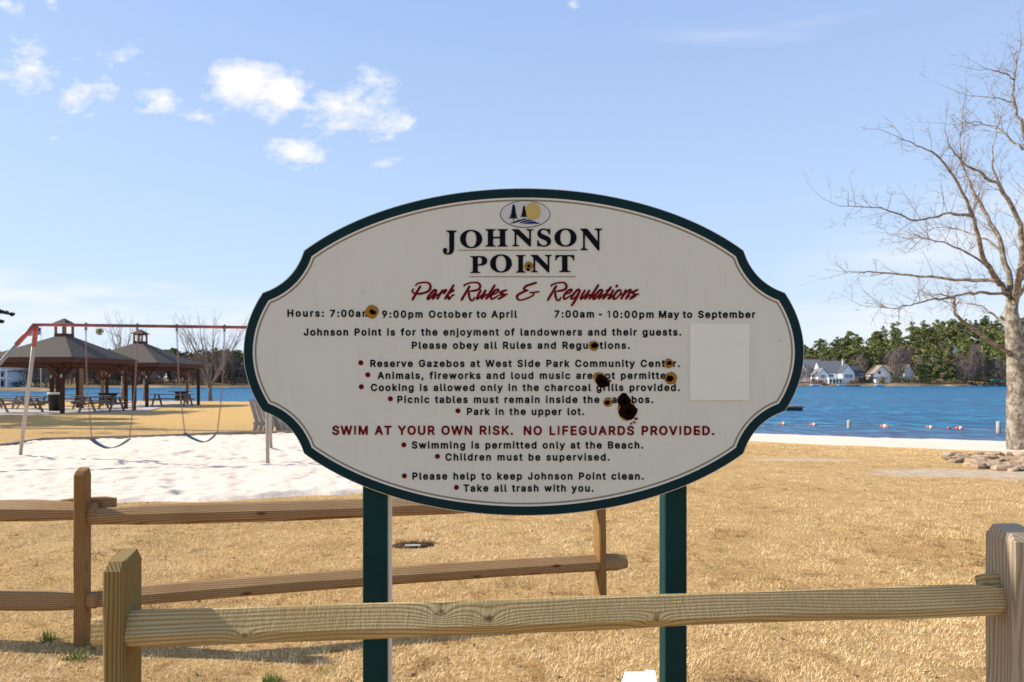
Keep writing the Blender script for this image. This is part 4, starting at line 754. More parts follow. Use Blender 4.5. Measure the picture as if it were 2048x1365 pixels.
words = {
 'Park': (815, 555, 9.752, W1, [[(155,175),(200,125),(300,105),(400,110),(450,170),(430,250),(350,300),(220,325),(130,310),(95,270),(125,220)],[(262,165),(180,300),(92,455)],
   [(575,250),(520,255),(440,340),(395,410),(410,432),(480,370),(560,270)],[(570,255),(520,370),(490,438)],[(490,438),(560,360),(620,325)],[(695,245),(630,340),(575,435)],[(600,390),(680,290),(755,245),(705,330)],
   [(910,145),(820,290),(725,435)],[(915,245),(850,290),(785,320)],[(785,315),(795,390),(815,432),(860,370),(925,340)]]),
 'Rules': (815, 555, 9.752, W1, [[(1100,185),(1120,150),(1220,112),(1350,105),(1415,150),(1405,220),(1330,260),(1190,275)],[(1220,165),(1140,300),(1045,460)],[(1195,275),(1205,380),(1240,452),(1280,450),(1310,385)],
   [(1440,245),(1380,350),(1355,428),(1400,400),(1500,300)],[(1530,245),(1475,350),(1440,435)],[(1440,435),(1520,350),(1570,335)],[(1710,145),(1620,290),(1525,435)],[(1525,435),(1620,350)],
   [(1640,345),(1720,320),(1780,265),(1760,240),(1700,270),(1630,370),(1645,430),(1710,400),(1800,340)],[(1945,245),(1850,280),(1810,305),(1870,330),(1900,350),(1830,395),(1760,435)],[(1790,350),(1870,340),(1960,330)]]),
 'ampersand': (1025, 555, 15.75, 74, [[(775,165),(620,215),(450,270),(365,350),(385,400),(500,408)],[(500,410),(330,470),(170,560),(140,640),(190,710),(280,722),(450,670),(620,590),(672,530),(670,490)],[(530,495),(700,475),(850,455)]]),
 'Regulations': (1085, 555, 9.752, W1, [[(160,190),(190,145),(300,112),(420,110),(465,160),(455,215),(380,260),(240,275)],[(275,160),(190,300),(95,460)],[(245,275),(255,380),(290,452),(330,445),(358,385)],
   [(450,330),(520,310),(575,260),(550,240),(480,280),(415,370),(430,430),(500,390),(590,330)],[(735,245),(680,250),(600,340),(560,410),(590,428),(660,370),(720,285)],[(735,250),(655,420),(560,565)],
   [(835,245),(770,350),(745,428),(790,400),(880,300)],[(920,245),(860,350),(825,435)],[(825,435),(900,360),(960,330)],[(1095,140),(1000,290),(905,435)],[(905,435),(990,350),(1040,330)],
   [(1180,245),(1120,255),(1040,340),(990,410),(1010,432),(1080,370),(1165,275)],[(1175,250),(1120,370),(1095,435)],[(1095,435),(1180,350),(1230,330)],[(1340,180),(1250,310),(1170,435)],[(1220,265),(1340,240)],[(1170,435),(1250,360),(1320,330)],
   [(1385,240),(1330,350),(1285,425),(1340,390),(1400,340)],[(1462,150),(1428,200)],[(1530,245),(1460,270),(1390,370),(1390,430),(1445,405),(1520,320),(1530,248)],[(1490,350),(1580,330)],
   [(1630,240),(1580,340),(1525,435)],[(1560,380),(1640,290),(1715,240),(1680,330),(1615,435)],[(1615,435),(1700,350)],[(1870,240),(1780,280),(1740,303),(1795,328),(1820,350),(1760,395),(1690,435)],[(1720,390),(1800,345),(1885,328)]])}
for wd, (ox, oy, sc, w, strokes) in words.items():
    mb = MB()
    for P in strokes: stroke(mb, P, w, ox, oy, sc)
    mb.build('script_word', M['maroon'], sign, SO)['label'] = 'maroon brush script ' + ('ampersand' if wd == 'ampersand' else 'word ' + wd)
# emblem
M['emb'] = paint('emblem_ground', (.56, .55, .52), .9, .05, .03, 10, 0)
M['gold'] = paint('emblem_sun', (.50, .37, .10), .5, .3, .12, 40, 0)
M['navy'] = paint('emblem_blue', (.02, .03, .15), .9, .05, .12, 40, 0)
M['pine_ink'] = paint('emblem_tree', (.004, .016, .015), .9, .05, .12, 40, 0)
M['rust'] = paint('rust', (.24, .09, .02), .9, .2, .4, 90, .3)
def EX(x): return SX(980 + x/14.63)
def EZ(y): return SZ(390 + y/14.63)
ellp = lambda cx, cy, rx, ry, n=40: [(EX(cx+rx*math.cos(2*math.pi*i/n)), EZ(cy+ry*math.sin(2*math.pi*i/n))) for i in range(n)]
emb = MB().prism(ellp(1030, 575, 735, 398), PF-.0012, PF+.001).build('emblem', M['black'], sign, SO)
MB().prism(ellp(1030, 575, 715, 380), PF-.0018, PF).build('emblem_ground', M['emb'], emb, SO)
MB().prism(ellp(1250, 495, 240, 258, 28), PF-.0023, PF).build('emblem_sun', M['gold'], emb, SO)
def ppoly(P): return [(EX(x), EZ(y)) for x, y in P]
def inktree(cx, top, bot, w, trunk):
    rnd = random.Random(int(cx)); L_ = []; R_ = []; n = 7
    for i in range(n):
        t = (i+.8)/n; y_ = top + (bot-top)*t; ww = w*(.16+.84*t)*rnd.uniform(.8, 1.12)
        L_ += [(cx-ww, y_), (cx-ww*.55, y_-6)]; ww = w*(.16+.84*t)*rnd.uniform(.8, 1.12); R_ += [(cx+ww, y_+8), (cx+ww*.55, y_-6)]
    return [(cx, top)] + R_ + [(cx+9, bot-14), (cx+9, trunk), (cx-9, trunk), (cx-9, bot-14)] + L_[::-1]
MB().prism(ppoly(inktree(688, 275, 715, 150, 800)), PF-.0028, PF).build('emblem_tree', M['pine_ink'], emb, SO)
MB().prism(ppoly(inktree(995, 305, 670, 112, 730)), PF-.0028, PF).build('emblem_tree', M['pine_ink'], emb, SO)
MB().prism(ppoly([(570,848),(700,800),(850,740),(1000,715),(1165,722),(1000,745),(860,790),(720,835)]), PF-.0030, PF).build('emblem_hill', M['pine_ink'], emb, SO)
MB().prism(ppoly([(850,835),(950,785),(1060,752),(1180,748),(1275,770),(1150,780),(1040,808),(930,842)]), PF-.0031, PF).build('emblem_wave', M['navy'], emb, SO)
MB().prism(ppoly([(960,858),(1060,820),(1180,790),(1300,790),(1400,825),(1470,858)]), PF-.0032, PF).build('emblem_wave', M['navy'], emb, SO)
# repair plate
MB().prism([(SX(1379), SZ(800)), (SX(1497.5), SZ(801)), (SX(1498), SZ(648)), (SX(1379.5), SZ(647.5))], PF-.0035, PF+.001).build('patch_plate', M['patch'], sign, SO)
# foam plugs and charred holes that hide parts of the lettering
def lump(px_, py_, rx, ry, mat, ht=.006, seed=0, name='foam_plug', parent=None, jag=.12, tilt=0):
    rnd = random.Random(seed); n = 22; mb = MB(); rs = [1+rnd.uniform(-jag, jag) for _ in range(n)]
    rs = [(rs[i]+rs[i-1]+rs[(i+1)%n])/3 for i in range(n)]
    for q, h in ((1.0, 0), (.93, .55), (.72, .9), (.35, 1.0)):
        P = []
        for i in range(n):
            a = 2*math.pi*i/n; x = rx*q*rs[i]*math.cos(a); z = ry*q*rs[i]*math.sin(a)
            x, z = x*math.cos(tilt)-z*math.sin(tilt), x*math.sin(tilt)+z*math.cos(tilt)
            P.append((SX(px_)+x*KS, PF-.0005-ht*h*(1+rnd.uniform(-.12, .12)), SZ(py_)+z*KS))
        mb.add(P, [])
    for i in range(3):
        for j in range(n): mb.f.append((i*n+j, (i+1)*n+j, (i+1)*n+(j+1)%n, i*n+(j+1)%n)[::-1]); mb.sm.append(True)
    mb.f.append(tuple(3*n+j for j in range(n))[::-1]); mb.sm.append(True)
    return mb.build(name, mat, parent or sign, SO)
for i, (px_, py_, r_, hx, hy, hr) in enumerate([(744,624,13.5,748,626,6.5),(1057.5,533,9.2,1056,540,3.5),(1187.5,692,10,1188.5,692,8),(1337.5,727,9.5,1337,727,6),(1341,757.5,12.5,1339,758,8.5),(1215.5,805,9,1214,805.5,6.3)]):
    fp = lump(px_, py_, r_, r_, M['stain'], .0055, i+1)
    lump(hx, hy, hr, hr*.85, M['char'], .0075, i+31, 'dark_hole', fp, .25)
fp = lump(1200, 757, 15, 12, M['stain'], .005, 71, tilt=-.7); lump(1204, 763, 17, 11.5, M['char'], .0075, 72, 'dark_hole', fp, .22, tilt=-.75)
fp = lump(1252, 818, 18.5, 22, M['stain'], .002, 73, jag=.2)
lump(1248, 803, 13.5, 16, M['char'], .006, 74, 'dark_hole', fp, .18); lump(1256, 824, 19, 16.5, M['char'], .0064, 75, 'dark_hole', fp, .18, tilt=.3)
for i, (x, y, r_) in enumerate([(1272,838,4),(1268,845,3.2),(1262,848,3),(1219,762,4)]): lump(x, y, r_, r_*.7, M['rust'], .002, 80+i, 'foam_fleck', fp, .4)
lump(1398, 864, 3.4, 1.6, M['rust'], .0035, 90, 'foam_fleck', fp, .3)
# ------------------------------------------------------------------ swing set
def P3(px, py, y): return ((px-CX)/F*y, y, EYE+(HY-py)/F*y)
_t = NT('worn_red_paint', .4, .5); _n = _t.noise(2.2, 5, .65); _t.color(_t.mix(_t.ramp(_n, [(.40, 0.0), (.55, .85)]), (.40, .065, .04), (.06, .035, .03))); M['red_metal'] = _t.m
M['galv'] = paint('tan_galvanised', (.36, .32, .26), .45, .5, .18, 14, .05, .25)
M['steel'] = paint('grey_steel', (.22, .22, .23), .4, .5, .2, 30, 0, .7)
M['rusty'] = paint('rusty_chain', (.20, .12, .09), .6, .4, .45, 60, 0, .3)
M['rubber'] = paint('blue_grey_rubber', (.08, .105, .14), .6, .3, .2, 20, 0)
swt = empty('swing_set', (-7.0, 13.4, 0), label='tall swing frame with faded red top beam standing in the white sand', cat='swing frame'); so_ = (-7.0, 13.4, 0)
tL = Vector((-9.02, 12.9, 2.67)); tR = Vector((-4.95, 13.75, 2.68)); bd = (tR-tL).normalized()
MB().tube([tL+Vector((-.06, -.05, -.10)), tL, tL+bd*.5, tR], [.032, .032, .031, .031], 10).build('top_beam', M['red_metal'], swt, so_)
def leg(a, b, fit=.42, bow=.0):
    a, b = Vector(a), Vector(b); d = (b-a)
    k1 = a + d*.06 + Vector((bow, 0, 0))
    MB().tube([a, k1, a+d*fit*.35], .043, 10).build('leg_sleeve', M['red_metal'], swt, so_)
    MB().tube([a+d*fit*.33, b+d*.08], .034, 10).build('leg', M['galv'], swt, so_)
leg(tL+Vector((.02, .02, .0)), (-10.2, 14.15, 0)); leg(tL, (-10.25, 11.35, 0))
leg(tR, (-4.58, 12.80, 0)); leg(tR, (-5.52, 15.65, 0))
def chain(a, b, sag=0.0, link=.052, r=.0048):
    a, b = Vector(a), Vector(b); L = (b-a).length; n = int(L/(link*.78)); mb = MB(); d = (b-a)
    for i in range(n):
        t = (i+.5)/n; c = a + d*t; c.x += sag*math.sin(math.pi*t)
        dd = d.normalized(); s1 = dd.orthogonal().normalized() if i % 2 == 0 else dd.cross(dd.orthogonal()).normalized()
        hw, hl = .012, link*.5
        P = [c+dd*hl, c+dd*hl*.5+s1*hw, c-dd*hl*.5+s1*hw, c-dd*hl, c-dd*hl*.5-s1*hw, c+dd*hl*.5-s1*hw, c+dd*hl]
        mb.tube(P, r, 4, True, False)
    return mb
def swing(pxa, pxb, sl, sr, sb, label):
    def on_beam(px):
        k = (px-CX)/F; t = (k*tL.y - tL.x)/(bd.x - k*bd.y); return tL + bd*t
    A, Bq = on_beam(pxa), on_beam(pxb); y = (A.y+Bq.y)/2
    s = empty('swing', ((A.x+Bq.x)/2, y, A.z), label=label, cat='swing', group='belt swings hanging from the red beam'); off = tuple(s.location)
    Ls, Rs = Vector(P3(*sl, A.y-.05)), Vector(P3(*sr, Bq.y-.05)); mid = Vector(P3(*sb, y-.05))
    for T in (A, Bq):
        MB().tube([T+Vector((0, 0, .05)), T+Vector((.045, 0, 0)), T+Vector((0, 0, -.05)), T+Vector((-.045, 0, 0)), T+Vector((0, 0, .05))], .012, 6, caps=False).lathe([(.02, -.10), (.03, -.07), (.012, -.04)], tuple(T), 8).build('hanger', M['steel'], s, off)
    chain(A+Vector((0, 0, -.10)), Ls, -.03).build('chain', M['rusty'], s, off); chain(Bq+Vector((0, 0, -.10)), Rs, .03).build('chain', M['rusty'], s, off)
    mb = MB(); n = 14; P = []
    ctrl = [Ls, Ls*.62+mid*.38+Vector((0, 0, -.03)), mid, Rs*.55+mid*.45+Vector((0, 0, -.04)), Rs]; Q = catmull([tuple(c) for c in ctrl], 5)
    for q in Q:
        for dy_, dz_ in ((-.07, 0), (-.07, -.012), (.07, -.012), (.07, 0)): P.append((q[0], q[1]+dy_, q[2]+dz_))
    fs = []
    for i in range(len(Q)-1):
        for j in range(4): fs.append((i*4+j, i*4+(j+1)%4, (i+1)*4+(j+1)%4, (i+1)*4+j))
    mb.add(P, fs, True); mb.build('seat', M['rubber'], s, off)
swing(172, 275, (184, 878), (259, 878), (218, 896), 'belt swing nearer the bent end of the red beam, in front of the left gazebo')
swing(354, 449, (370, 866), (435, 864), (408, 884), 'belt swing next to the sign, in front of the bare lakeside tree')

# timber edging of the sand pit (one piece per board)
M['edge'] = wood('edging_timber', 'X', (.16, .13, .10), (.30, .25, .19), (.42, .37, .30), 60, False)
edge = empty('sand_pit_edging', (-12.3, 17.9, 0), label='low weathered timber edging round the back of the sand pit', cat='edging')
bp = [(-13.2, 14.2), (-12.15, 16.4), (-12.38, 17.95), (-9.95, 19.0), (-8.0, 20.28), (-5.5, 20.6), (-3.0, 20.1), (-1.0, 18.6)]
for (a, b), (c, d) in zip(bp, bp[1:]):
    L = math.hypot(c-a, d-b); o = MB().box(0, L-.01, -.06, .06, -.1, .115).build('timber', M['edge'], edge)
    o.location = (a+12.3, b-17.9, 0); o.rotation_euler = (0, 0, math.atan2(d-b, c-a))

# slatted fan chairs behind the sand pit
M['grey_wood'] = wood('silvered_board', 'Z', (.20, .18, .17), (.31, .29, .28), (.40, .38, .36), 60, False)
def ribs(root, off, specs, y0_, w):
    for i, (t, m, b) in enumerate(specs):
        y = y0_ - i*.10; p = [Vector(P3(*q, y)) for q in (t, m, b)]; mb = MB()
        poly = [(p[0].x, p[0].z), (p[0].x+w, p[0].z-.0), (p[1].x+w, p[1].z), (p[2].x+w, p[2].z), (p[2].x, p[2].z), (p[1].x, p[1].z)]
        mb.prism(poly, y, y+.035).build('slat', M['grey_wood'], root, off)
ch = empty('slatted_bench', (-7.5, 20.9, 0), label='grey bench of bent upright boards behind the sand at the sign\'s left edge', cat='bench')
ribs(ch, (-7.5, 20.9, 0), [((497+i*9.6, 799), (510+i*10.3, 845+i*.8), (505.5+i*10, 861.5+i*1.6)) for i in range(4)], 20.9, .125)
MB().beam((-7.95, 21.0, .30), (-7.0, 20.72, .30), .04, .10).build('cross_rail', M['grey_wood'], ch, (-7.5, 20.9, 0))
ch = empty('slatted_bench', (-6.85, 20.6, 0), label='grey bench leaning the other way, its low boards seen under the sign\'s lower left edge', cat='bench')
ribs(ch, (-6.85, 20.6, 0), [((530+i*11, 800), (548+i*11.2, 847+i*.3), (553.5+i*11.6, 863+i*2)) for i in range(4)], 20.75, .15)
MB().beam((-7.25, 20.85, .30), (-6.4, 20.55, .30), .04, .10).build('cross_rail', M['grey_wood'], ch, (-6.85, 20.6, 0))

# ------------------------------------------------------------------ gazebos
def shingle_material():
    t = NT('asphalt_shingle', .95, .1); n = t.noise(2.5, 5, .7, vec=t.map(t.obj, (1, 1, 6))); f = t.noise(14, 3, .7)
    c = t.mix(n, (.06, .048, .038), (.125, .102, .082)); c = t.mix(t.math('MULTIPLY', f, .5), c, (.16, .14, .115))
    w_ = t.wave(9, .6, t.obj, 2, 'Z'); c = t.mix(t.ramp(w_, [(0.0, .45), (.2, 0.0)]), c, (.035, .03, .027))
    t.color(c); t.bump(f, .4, .02); return t.m
M['shingle'] = shingle_material()
M['red_wood'] = wood('red_brown_stained_timber', 'Z', (.03, .013, .009), (.075, .034, .022), (.12, .06, .038), 40, False)
M['fascia'] = paint('red_brown_fascia', (.098, .046, .034), .75, .2, .25, 6, .1)
M['tan_lit'] = paint('tan_sunlit_post', (.28, .17, .085), .75, .2, .25, 6, .1)  # tan of sunlit posts, sunlight put into the colour; cupola posts share it
M['concrete'] = sand_material('pale_concrete', (.42, .36, .30), (.52, .455, .39))
M['ceil'] = paint('board_ceiling', (.16, .09, .05), .8, .2, .3, 5, .1)
M['white_metal'] = paint('white_metal', (.62, .62, .60), .5, .4, .05, 10, 0)
def gazebo(C0, yaw, rr, zE, zA, posts, label, pw=.15, name='picnic_gazebo'):
    g = empty(name, (C0[0], C0[1], 0), label=label, cat='gazebo'); off = (C0[0], C0[1], 0)
    cor = [(C0[0]+rr*math.cos(yaw+k*math.pi/2), C0[1]+rr*math.sin(yaw+k*math.pi/2)) for k in range(4)]
    # hipped roof: one slab with thickness, small flat top for the cupola
    mb = MB(); t = .35/rr; top = [(C0[0]+(x-C0[0])*t*.5, C0[1]+(y-C0[1])*t*.5) for x, y in cor]
    V_ = [(x, y, zE+.02) for x, y in cor] + [(x, y, zA) for x, y in top] + [(x, y, zE-.05) for x, y in cor] + [(C0[0], C0[1], zA-.12)]
    fs = [(k, (k+1)%4, (k+1)%4+4, k+4) for k in range(4)] + [(4, 5, 6, 7)] + [((k+1)%4+8, k+8, 12) for k in range(4)] + [(k, k+8, (k+1)%4+8, (k+1)%4) for k in range(4)]
    mb.add(V_, fs); mb.build('roof', M['shingle'], g, off)
    # ceiling boards just under the shingles, fascia boards at the eaves
    mb = MB(); mb.add([(x*.985+C0[0]*.015, y*.985+C0[1]*.015, zE-.09) for x, y in cor] + [(C0[0], C0[1], zA-.2)], [((k+1)%4, k, 4) for k in range(4)]); mb.build('ceiling', M['ceil'], g, off)
    for k in range(4):
        a, b = Vector((*cor[k], zE-.10)), Vector((*cor[(k+1)%4], zE-.10)); d = (b-a).normalized(); n_ = Vector((d.y, -d.x, 0))
        MB().beam(a+n_*.02, b+n_*.02, .04, .26).build('fascia', M['fascia'], g, off)
    q = .86
    bc = [(C0[0]+(x-C0[0])*q, C0[1]+(y-C0[1])*q) for x, y in cor]
    for k in range(4):
        a, b = Vector((*bc[k], zE-.32)), Vector((*bc[(k+1)%4], zE-.32)); MB().beam(a, b, .12, .24).build('beam', M['fascia'], g, off)
    for k in range(4): MB().beam((*bc[k], zE-.18), (C0[0], C0[1], zA-.28), .09, .16).build('rafter', M['fascia'], g, off)
    for (x, y, m_, nb) in posts:
        pm = MB().box(x-pw/2, x+pw/2, y-pw/2, y+pw/2, 0, zE-.3).build('post', M[m_], g, off)
        if m_ == 'red_wood' and nb: MB().box(x-.03, x+.03, y-pw/2-.012, y-pw/2, 1.78, 1.95).build('outlet_box', M['white_metal'], pm, off)
        # knee braces run along the two eave directions
        for k in range(2):
            dv = Vector((math.cos(yaw+math.pi/4+k*math.pi/2), math.sin(yaw+math.pi/4+k*math.pi/2), 0))
            for sg in (1, -1):
                e = Vector((x, y, 0)) + dv*sg*.75
                if math.hypot(e.x-C0[0], e.y-C0[1]) < rr*.86: MB().beam((x, y, zE-1.05), (e.x, e.y, zE-.36), .09, .11).build('knee_brace', M['fascia'], g, off)
    # louvred cupola
    cu = empty('cupola', (0, 0, zA), yaw+math.pi/4); link_child(cu, g)
    s_ = .26
    MB().box(-s_-.05, s_+.05, -s_-.05, s_+.05, -.12, .06).build('cupola_base', M['fascia'], cu)
    for sx_ in (-1, 1):
        for sy_ in (-1, 1): MB().box(sx_*s_-.045, sx_*s_+.045, sy_*s_-.045, sy_*s_+.045, .06, .46).build('cupola_post', M['tan_lit'], cu)
    MB().box(-s_-.04, s_+.04, -s_-.04, s_+.04, .46, .54).build('cupola_plate', M['fascia'], cu)
    mb = MB(); e = s_+.16; mb.add([(-e,-e,.54),(e,-e,.54),(e,e,.54),(-e,e,.54),(0,0,.86)], [(3,2,1,0),(0,1,4),(1,2,4),(2,3,4),(3,0,4)]); mb.build('cupola_roof', M['shingle'], cu)
    return g
def at(px, py): 
    d = F*EYE/(py-HY); return ((px-CX)/F*d, d)
def pp(px, d): return ((px-CX)/F*d, d)
C1 = (-23.15, 35.3); yaw1 = math.atan2(-.834, .552) + R(5)
gazebo(C1, yaw1, 3.35, 2.74, 4.0, [(*pp(125, 33.0), 'red_wood', 1), (*pp(268, 36.3), 'red_wood', 0), (*pp(252, 38.4), 'red_wood', 0), (*pp(116, 37.6), 'red_wood', 0), (*pp(104, 38.6), 'red_wood', 1),
    (*pp(163, 39.5), 'tan_lit', 0), (*pp(156, 40.0), 'red_wood', 0), (*pp(-30, 34.0), 'red_wood', 0)], 'left larger gazebo with shingled hip roof and dark red timber posts sheltering picnic tables')
C2 = pp(281, 44.6); yaw2 = math.atan2(-.834, .552) + R(9)
gazebo(C2, yaw2, 3.9, 2.72, 4.15, [(*pp(294, 41.6), 'red_wood', 1), (*pp(397, 44.8), 'red_wood', 0), (*pp(375, 47.3), 'tan_lit', 0), (*pp(205, 45.2), 'tan_lit', 0), (*pp(214, 45.8), 'red_wood', 0), (*pp(270, 48.5), 'red_wood', 0)],
       'right smaller looking gazebo between the left gazebo and the bare lakeside tree')
# concrete pads and path
def pad(name, P, z):
    mb = MB(); n = len(P); mb.add([(x, y, z-.14) for x, y in P]+[(x, y, z) for x, y in P], [tuple(range(n))[::-1], tuple(range(n, 2*n))]+[(i, (i+1)%n, (i+1)%n+n, i+n) for i in range(n)])
    return tag(mb.build(name, M['concrete']), kind='structure')
pad('gazebo_slab', [(-30.5, 30.2), (-25.5, 30.6), (-22.4, 31.9), (-19.2, 35.8), (-20.8, 40.5), (-32, 41.5)], .045)
pad('gazebo_slab', [pp(215, 41.5), pp(300, 40.6), pp(408, 44.3), pp(385, 49.8), pp(215, 50)], .03)
# picnic tables
M['table'] = wood('weathered_table', 'X', (.12, .09, .07), (.23, .18, .145), (.34, .28, .235), 50, False)
def picnic_table(label, loc, rz, L=1.9):
    t = empty('picnic_table', (*loc, .045), rz, label, 'picnic table', 'picnic tables under the gazebos')
    for i in range(5): MB().box(-L/2, L/2, -.36+i*.146, -.36+i*.146+.138, .70, .74).build('plank', M['table'], t)
    for s_ in (-1, 1):
        b = MB().box(-L/2, L/2, s_*.74-.13, s_*.74+.13, .42, .46).build('bench_seat', M['table'], t)
    for sx_ in (-1, 1):
        x = sx_*(L/2-.3)
        for sy_ in (-1, 1): MB().beam((x, sy_*.70, 0), (x, sy_*.22, .70), .045, .10, (1, 0, 0)).build('leg', M['table'], t)
        MB().beam((x+.045*sx_, -.8, .40), (x+.045*sx_, .8, .40), .04, .10).build('cross_brace', M['table'], t)
    return t
def tb(px, d, rz, label, L=1.9): return picnic_table(label, pp(px, d), R(rz), L)
tb(32, 33.6, 3, 'picnic table nearest the swing leg at the left end of the left gazebo', 2.3)
tb(14, 39.0, 8, 'picnic table behind the front one at the far left, seen at the picture edge')
tb(75, 38.2, -5, 'picnic table left of the trash can, behind the swing leg')
tb(140, 43.8, 15, 'small far picnic table seen just right of the trash can')
tb(204, 35.2, 2, 'picnic table in front of the black grill of the left gazebo', 2.1)
tb(182, 38.6, 12, 'picnic table behind the one by the black grill, half hidden by the sunlit tan post')
tb(345, 43.2, 4, 'picnic table under the right gazebo', 2.5)
# grills, trash can
M['black_iron'] = paint('black_iron', (.012, .012, .013), .5, .4, .3, 20, .1)
def grill(loc, label, s=1.0):
    g = empty('charcoal_grill', (*loc, .04), 0, label, 'grill', 'black charcoal grills by the gazebos')
    MB().lathe([(.30*s, .62), (.40*s, .78), (.42*s, .86), (.38*s, .86), (.3*s, .74)], n=18).build('fire_bowl', M['black_iron'], g)
    MB().lathe([(.05, 0), (.05, .64)], n=8).build('pedestal', M['black_iron'], g)
    MB().box(-.75*s, .75*s, -.16, .16, .85, .88).build('side_shelf', M['black_iron'], g)
    MB().box(-.3*s, .3*s, -.25, .25, .25, .6).build('ash_box', M['black_iron'], g)
grill(pp(216, 40.2), 'wide black grill standing behind the picnic table of the left gazebo', 1.25); grill(pp(362, 46.5), 'black grill standing behind the table of the right gazebo', 1.0)
M['can'] = paint('green_grey_plastic', (.02, .026, .025), .5, .2, .2, 10, 0); M['bag'] = paint('white_bag', (.68, .68, .66), .5, .3, .06, 12, .3)
tx_, ty_ = pp(109, 35.9); tcn = empty('trash_can', (tx_, ty_, .045), label='dark grey trash can with a white bag folded over its rim beside the gazebo post', cat='trash can')
MB().lathe([(.24, 0), (.30, .9), (.32, .92)], n=18).build('bin', M['can'], tcn); MB().lathe([(.322, .86), (.33, .94), (.30, .96), (.27, .92)], n=18).build('liner_bag', M['bag'], tcn)

# ------------------------------------------------------------------ trees
def bark_material(name, a, b, lichen=.5):
    t = NT(name, .95, .1); n = t.noise(7, 5, .65, vec=t.map(t.obj, (1, 1, .35))); f = t.noise(30, 4, .7, vec=t.map(t.obj, (1, 1, .5)))
    c = t.mix(n, a, b); c = t.mix(t.ramp(f, [(.4, .55), (.6, 0.0)]), c, tuple(x*.35 for x in a))
    l_ = t.noise(5.5, 6, .7, vec=t.map(t.obj, (1, 1, .8)))
    if lichen: c = t.mix(t.math('MULTIPLY', t.ramp(l_, [(.46, 0.0), (.56, 1.0)]), lichen), c, (.44, .41, .34))
    t.color(c); t.bump(t.math('ADD', f, n), .8, .03); return t.m
M['bark'] = bark_material('lichen_bark', (.12, .09, .065), (.32, .255, .19), .65)
M['bark_grey'] = bark_material('grey_bark', (.12, .10, .09), (.26, .22, .19), .3)
M['bark_pine'] = bark_material('pine_bark', (.14, .09, .06), (.30, .22, .17), .1)
M['twig'] = paint('twig_brown', (.23, .165, .115), .9, .1, .3, 3, 0)
class TwigSet:
    """many thin 3-sided twigs in one numpy mesh"""
    def __init__(s): s.v = []; s.f = []
    def seg(s, a, b, ra, rb):
        d = (b-a); L = d.length
        if L < 1e-5: return
        d /= L; q = d.orthogonal().normalized(); w = d.cross(q); o = len(s.v)
        for p, r_ in ((a, ra), (b, rb)):
            for k in range(3):
                t = 2.0944*k; s.v.append(p + (q*math.cos(t)+w*math.sin(t))*r_)
        for k in range(3): s.f.append((o+k, o+(k+1)%3, o+3+(k+1)%3, o+3+k))
    def build(s, name, mat, parent, off):
        V_ = np.array([tuple(v_) for v_ in s.v]) - np.array(off); return np_mesh(name, V_, np.array(s.f), mat, parent, smooth=True)
def twigs(ts, p, d, L, r_, depth, rnd, up=.07, spread=.75, kids_n=(3, 5), shrink=.58, wob=.13):
    """recursive side twigs"""
    n = max(3, int(L/.28)); n = min(n, 7); q = p.copy(); dd = d.normalized(); step = L/n; nodes = []
    for i in range(n):
        dd = (dd + Vector((rnd.gauss(0, wob), rnd.gauss(0, wob), rnd.gauss(0, wob)+up))).normalized(); q2 = q + dd*step
        t0, t1 = i/n, (i+1)/n; ts.seg(q, q2, r_*(1-.75*t0), r_*(1-.75*t1)); q = q2; nodes.append((q.copy(), dd.copy(), t1))
    if depth <= 0: return
    for _ in range(rnd.randint(*kids_n)):
        i = rnd.randrange(n); nd, nd_d, t = nodes[i]
        ax = nd_d.orthogonal().normalized(); ax = Matrix.Rotation(rnd.uniform(0, 6.283), 3, nd_d) @ ax
        cd = (nd_d*(1-spread*.5) + ax*spread).normalized()
        twigs(ts, nd, cd, L*shrink*rnd.uniform(.6, 1.15)*(1-.4*t), max(r_*.6*(1-.5*t), .0035), depth-1, rnd, up, spread, kids_n, shrink, wob)
def limb_tree(root, off, limbs, seed, bark, twmat, dens=2.0, tl=1.4, tr=.013, depth=2, kn=(2, 4)):
    rnd = random.Random(seed); ts = TwigSet()
    for P, r0, r1 in limbs:
        Q = [Vector(q) for q in catmull(P, 5)]; n = len(Q)
        for i in range(1, n-1):
            k_ = .05 if r0 < .2 else .012; Q[i] += Vector((rnd.gauss(0, k_*.35), rnd.gauss(0, k_*.6), rnd.gauss(0, k_*.35)))
        rad = [r0+(r1-r0)*(i/(n-1))**.8 for i in range(n)]
        MB().tube(Q, rad, 10 if r0 > .1 else 6).build('branch' if r0 < .22 else 'trunk', bark, root, off)
        if r0 >= .22: continue
        Ltot = sum((Q[i+1]-Q[i]).length for i in range(n-1)); m = int(Ltot*dens)
        for j in range(m):
            t = rnd.uniform(.22, 1.0); i = min(n-2, int(t*(n-1))); p = Q[i].lerp(Q[i+1], t*(n-1)-i); d = (Q[i+1]-Q[i]).normalized()
            ax = Matrix.Rotation(rnd.uniform(0, 6.283), 3, d) @ d.orthogonal().normalized()
            cd = (d*.6 + ax*.8 + Vector((0, 0, .25))).normalized()
            twigs(ts, p, cd, tl*rnd.uniform(.35, 1.1)*(1.15-.6*t), max(tr*rnd.uniform(.6, 1.1), r1*.5 if r1 < .02 else 0), depth, rnd, kids_n=kn)
        twigs(ts, Q[-1], (Q[-1]-Q[-2]), tl*.9, max(r1, .008), depth, rnd, kids_n=kn)
    ts.build('twigs', twmat, root, off)
D = 22.3
def T(pts): return [P3(x, y, D+dd_) for x, y, dd_ in pts]
zt = zg1(*pp(2032, D)); off = (pp(2032, D)[0], D, zt)
bt = empty('bare_tree', off, label='big leafless tree with pale lichen covered trunk at the right edge by the beach', cat='tree')
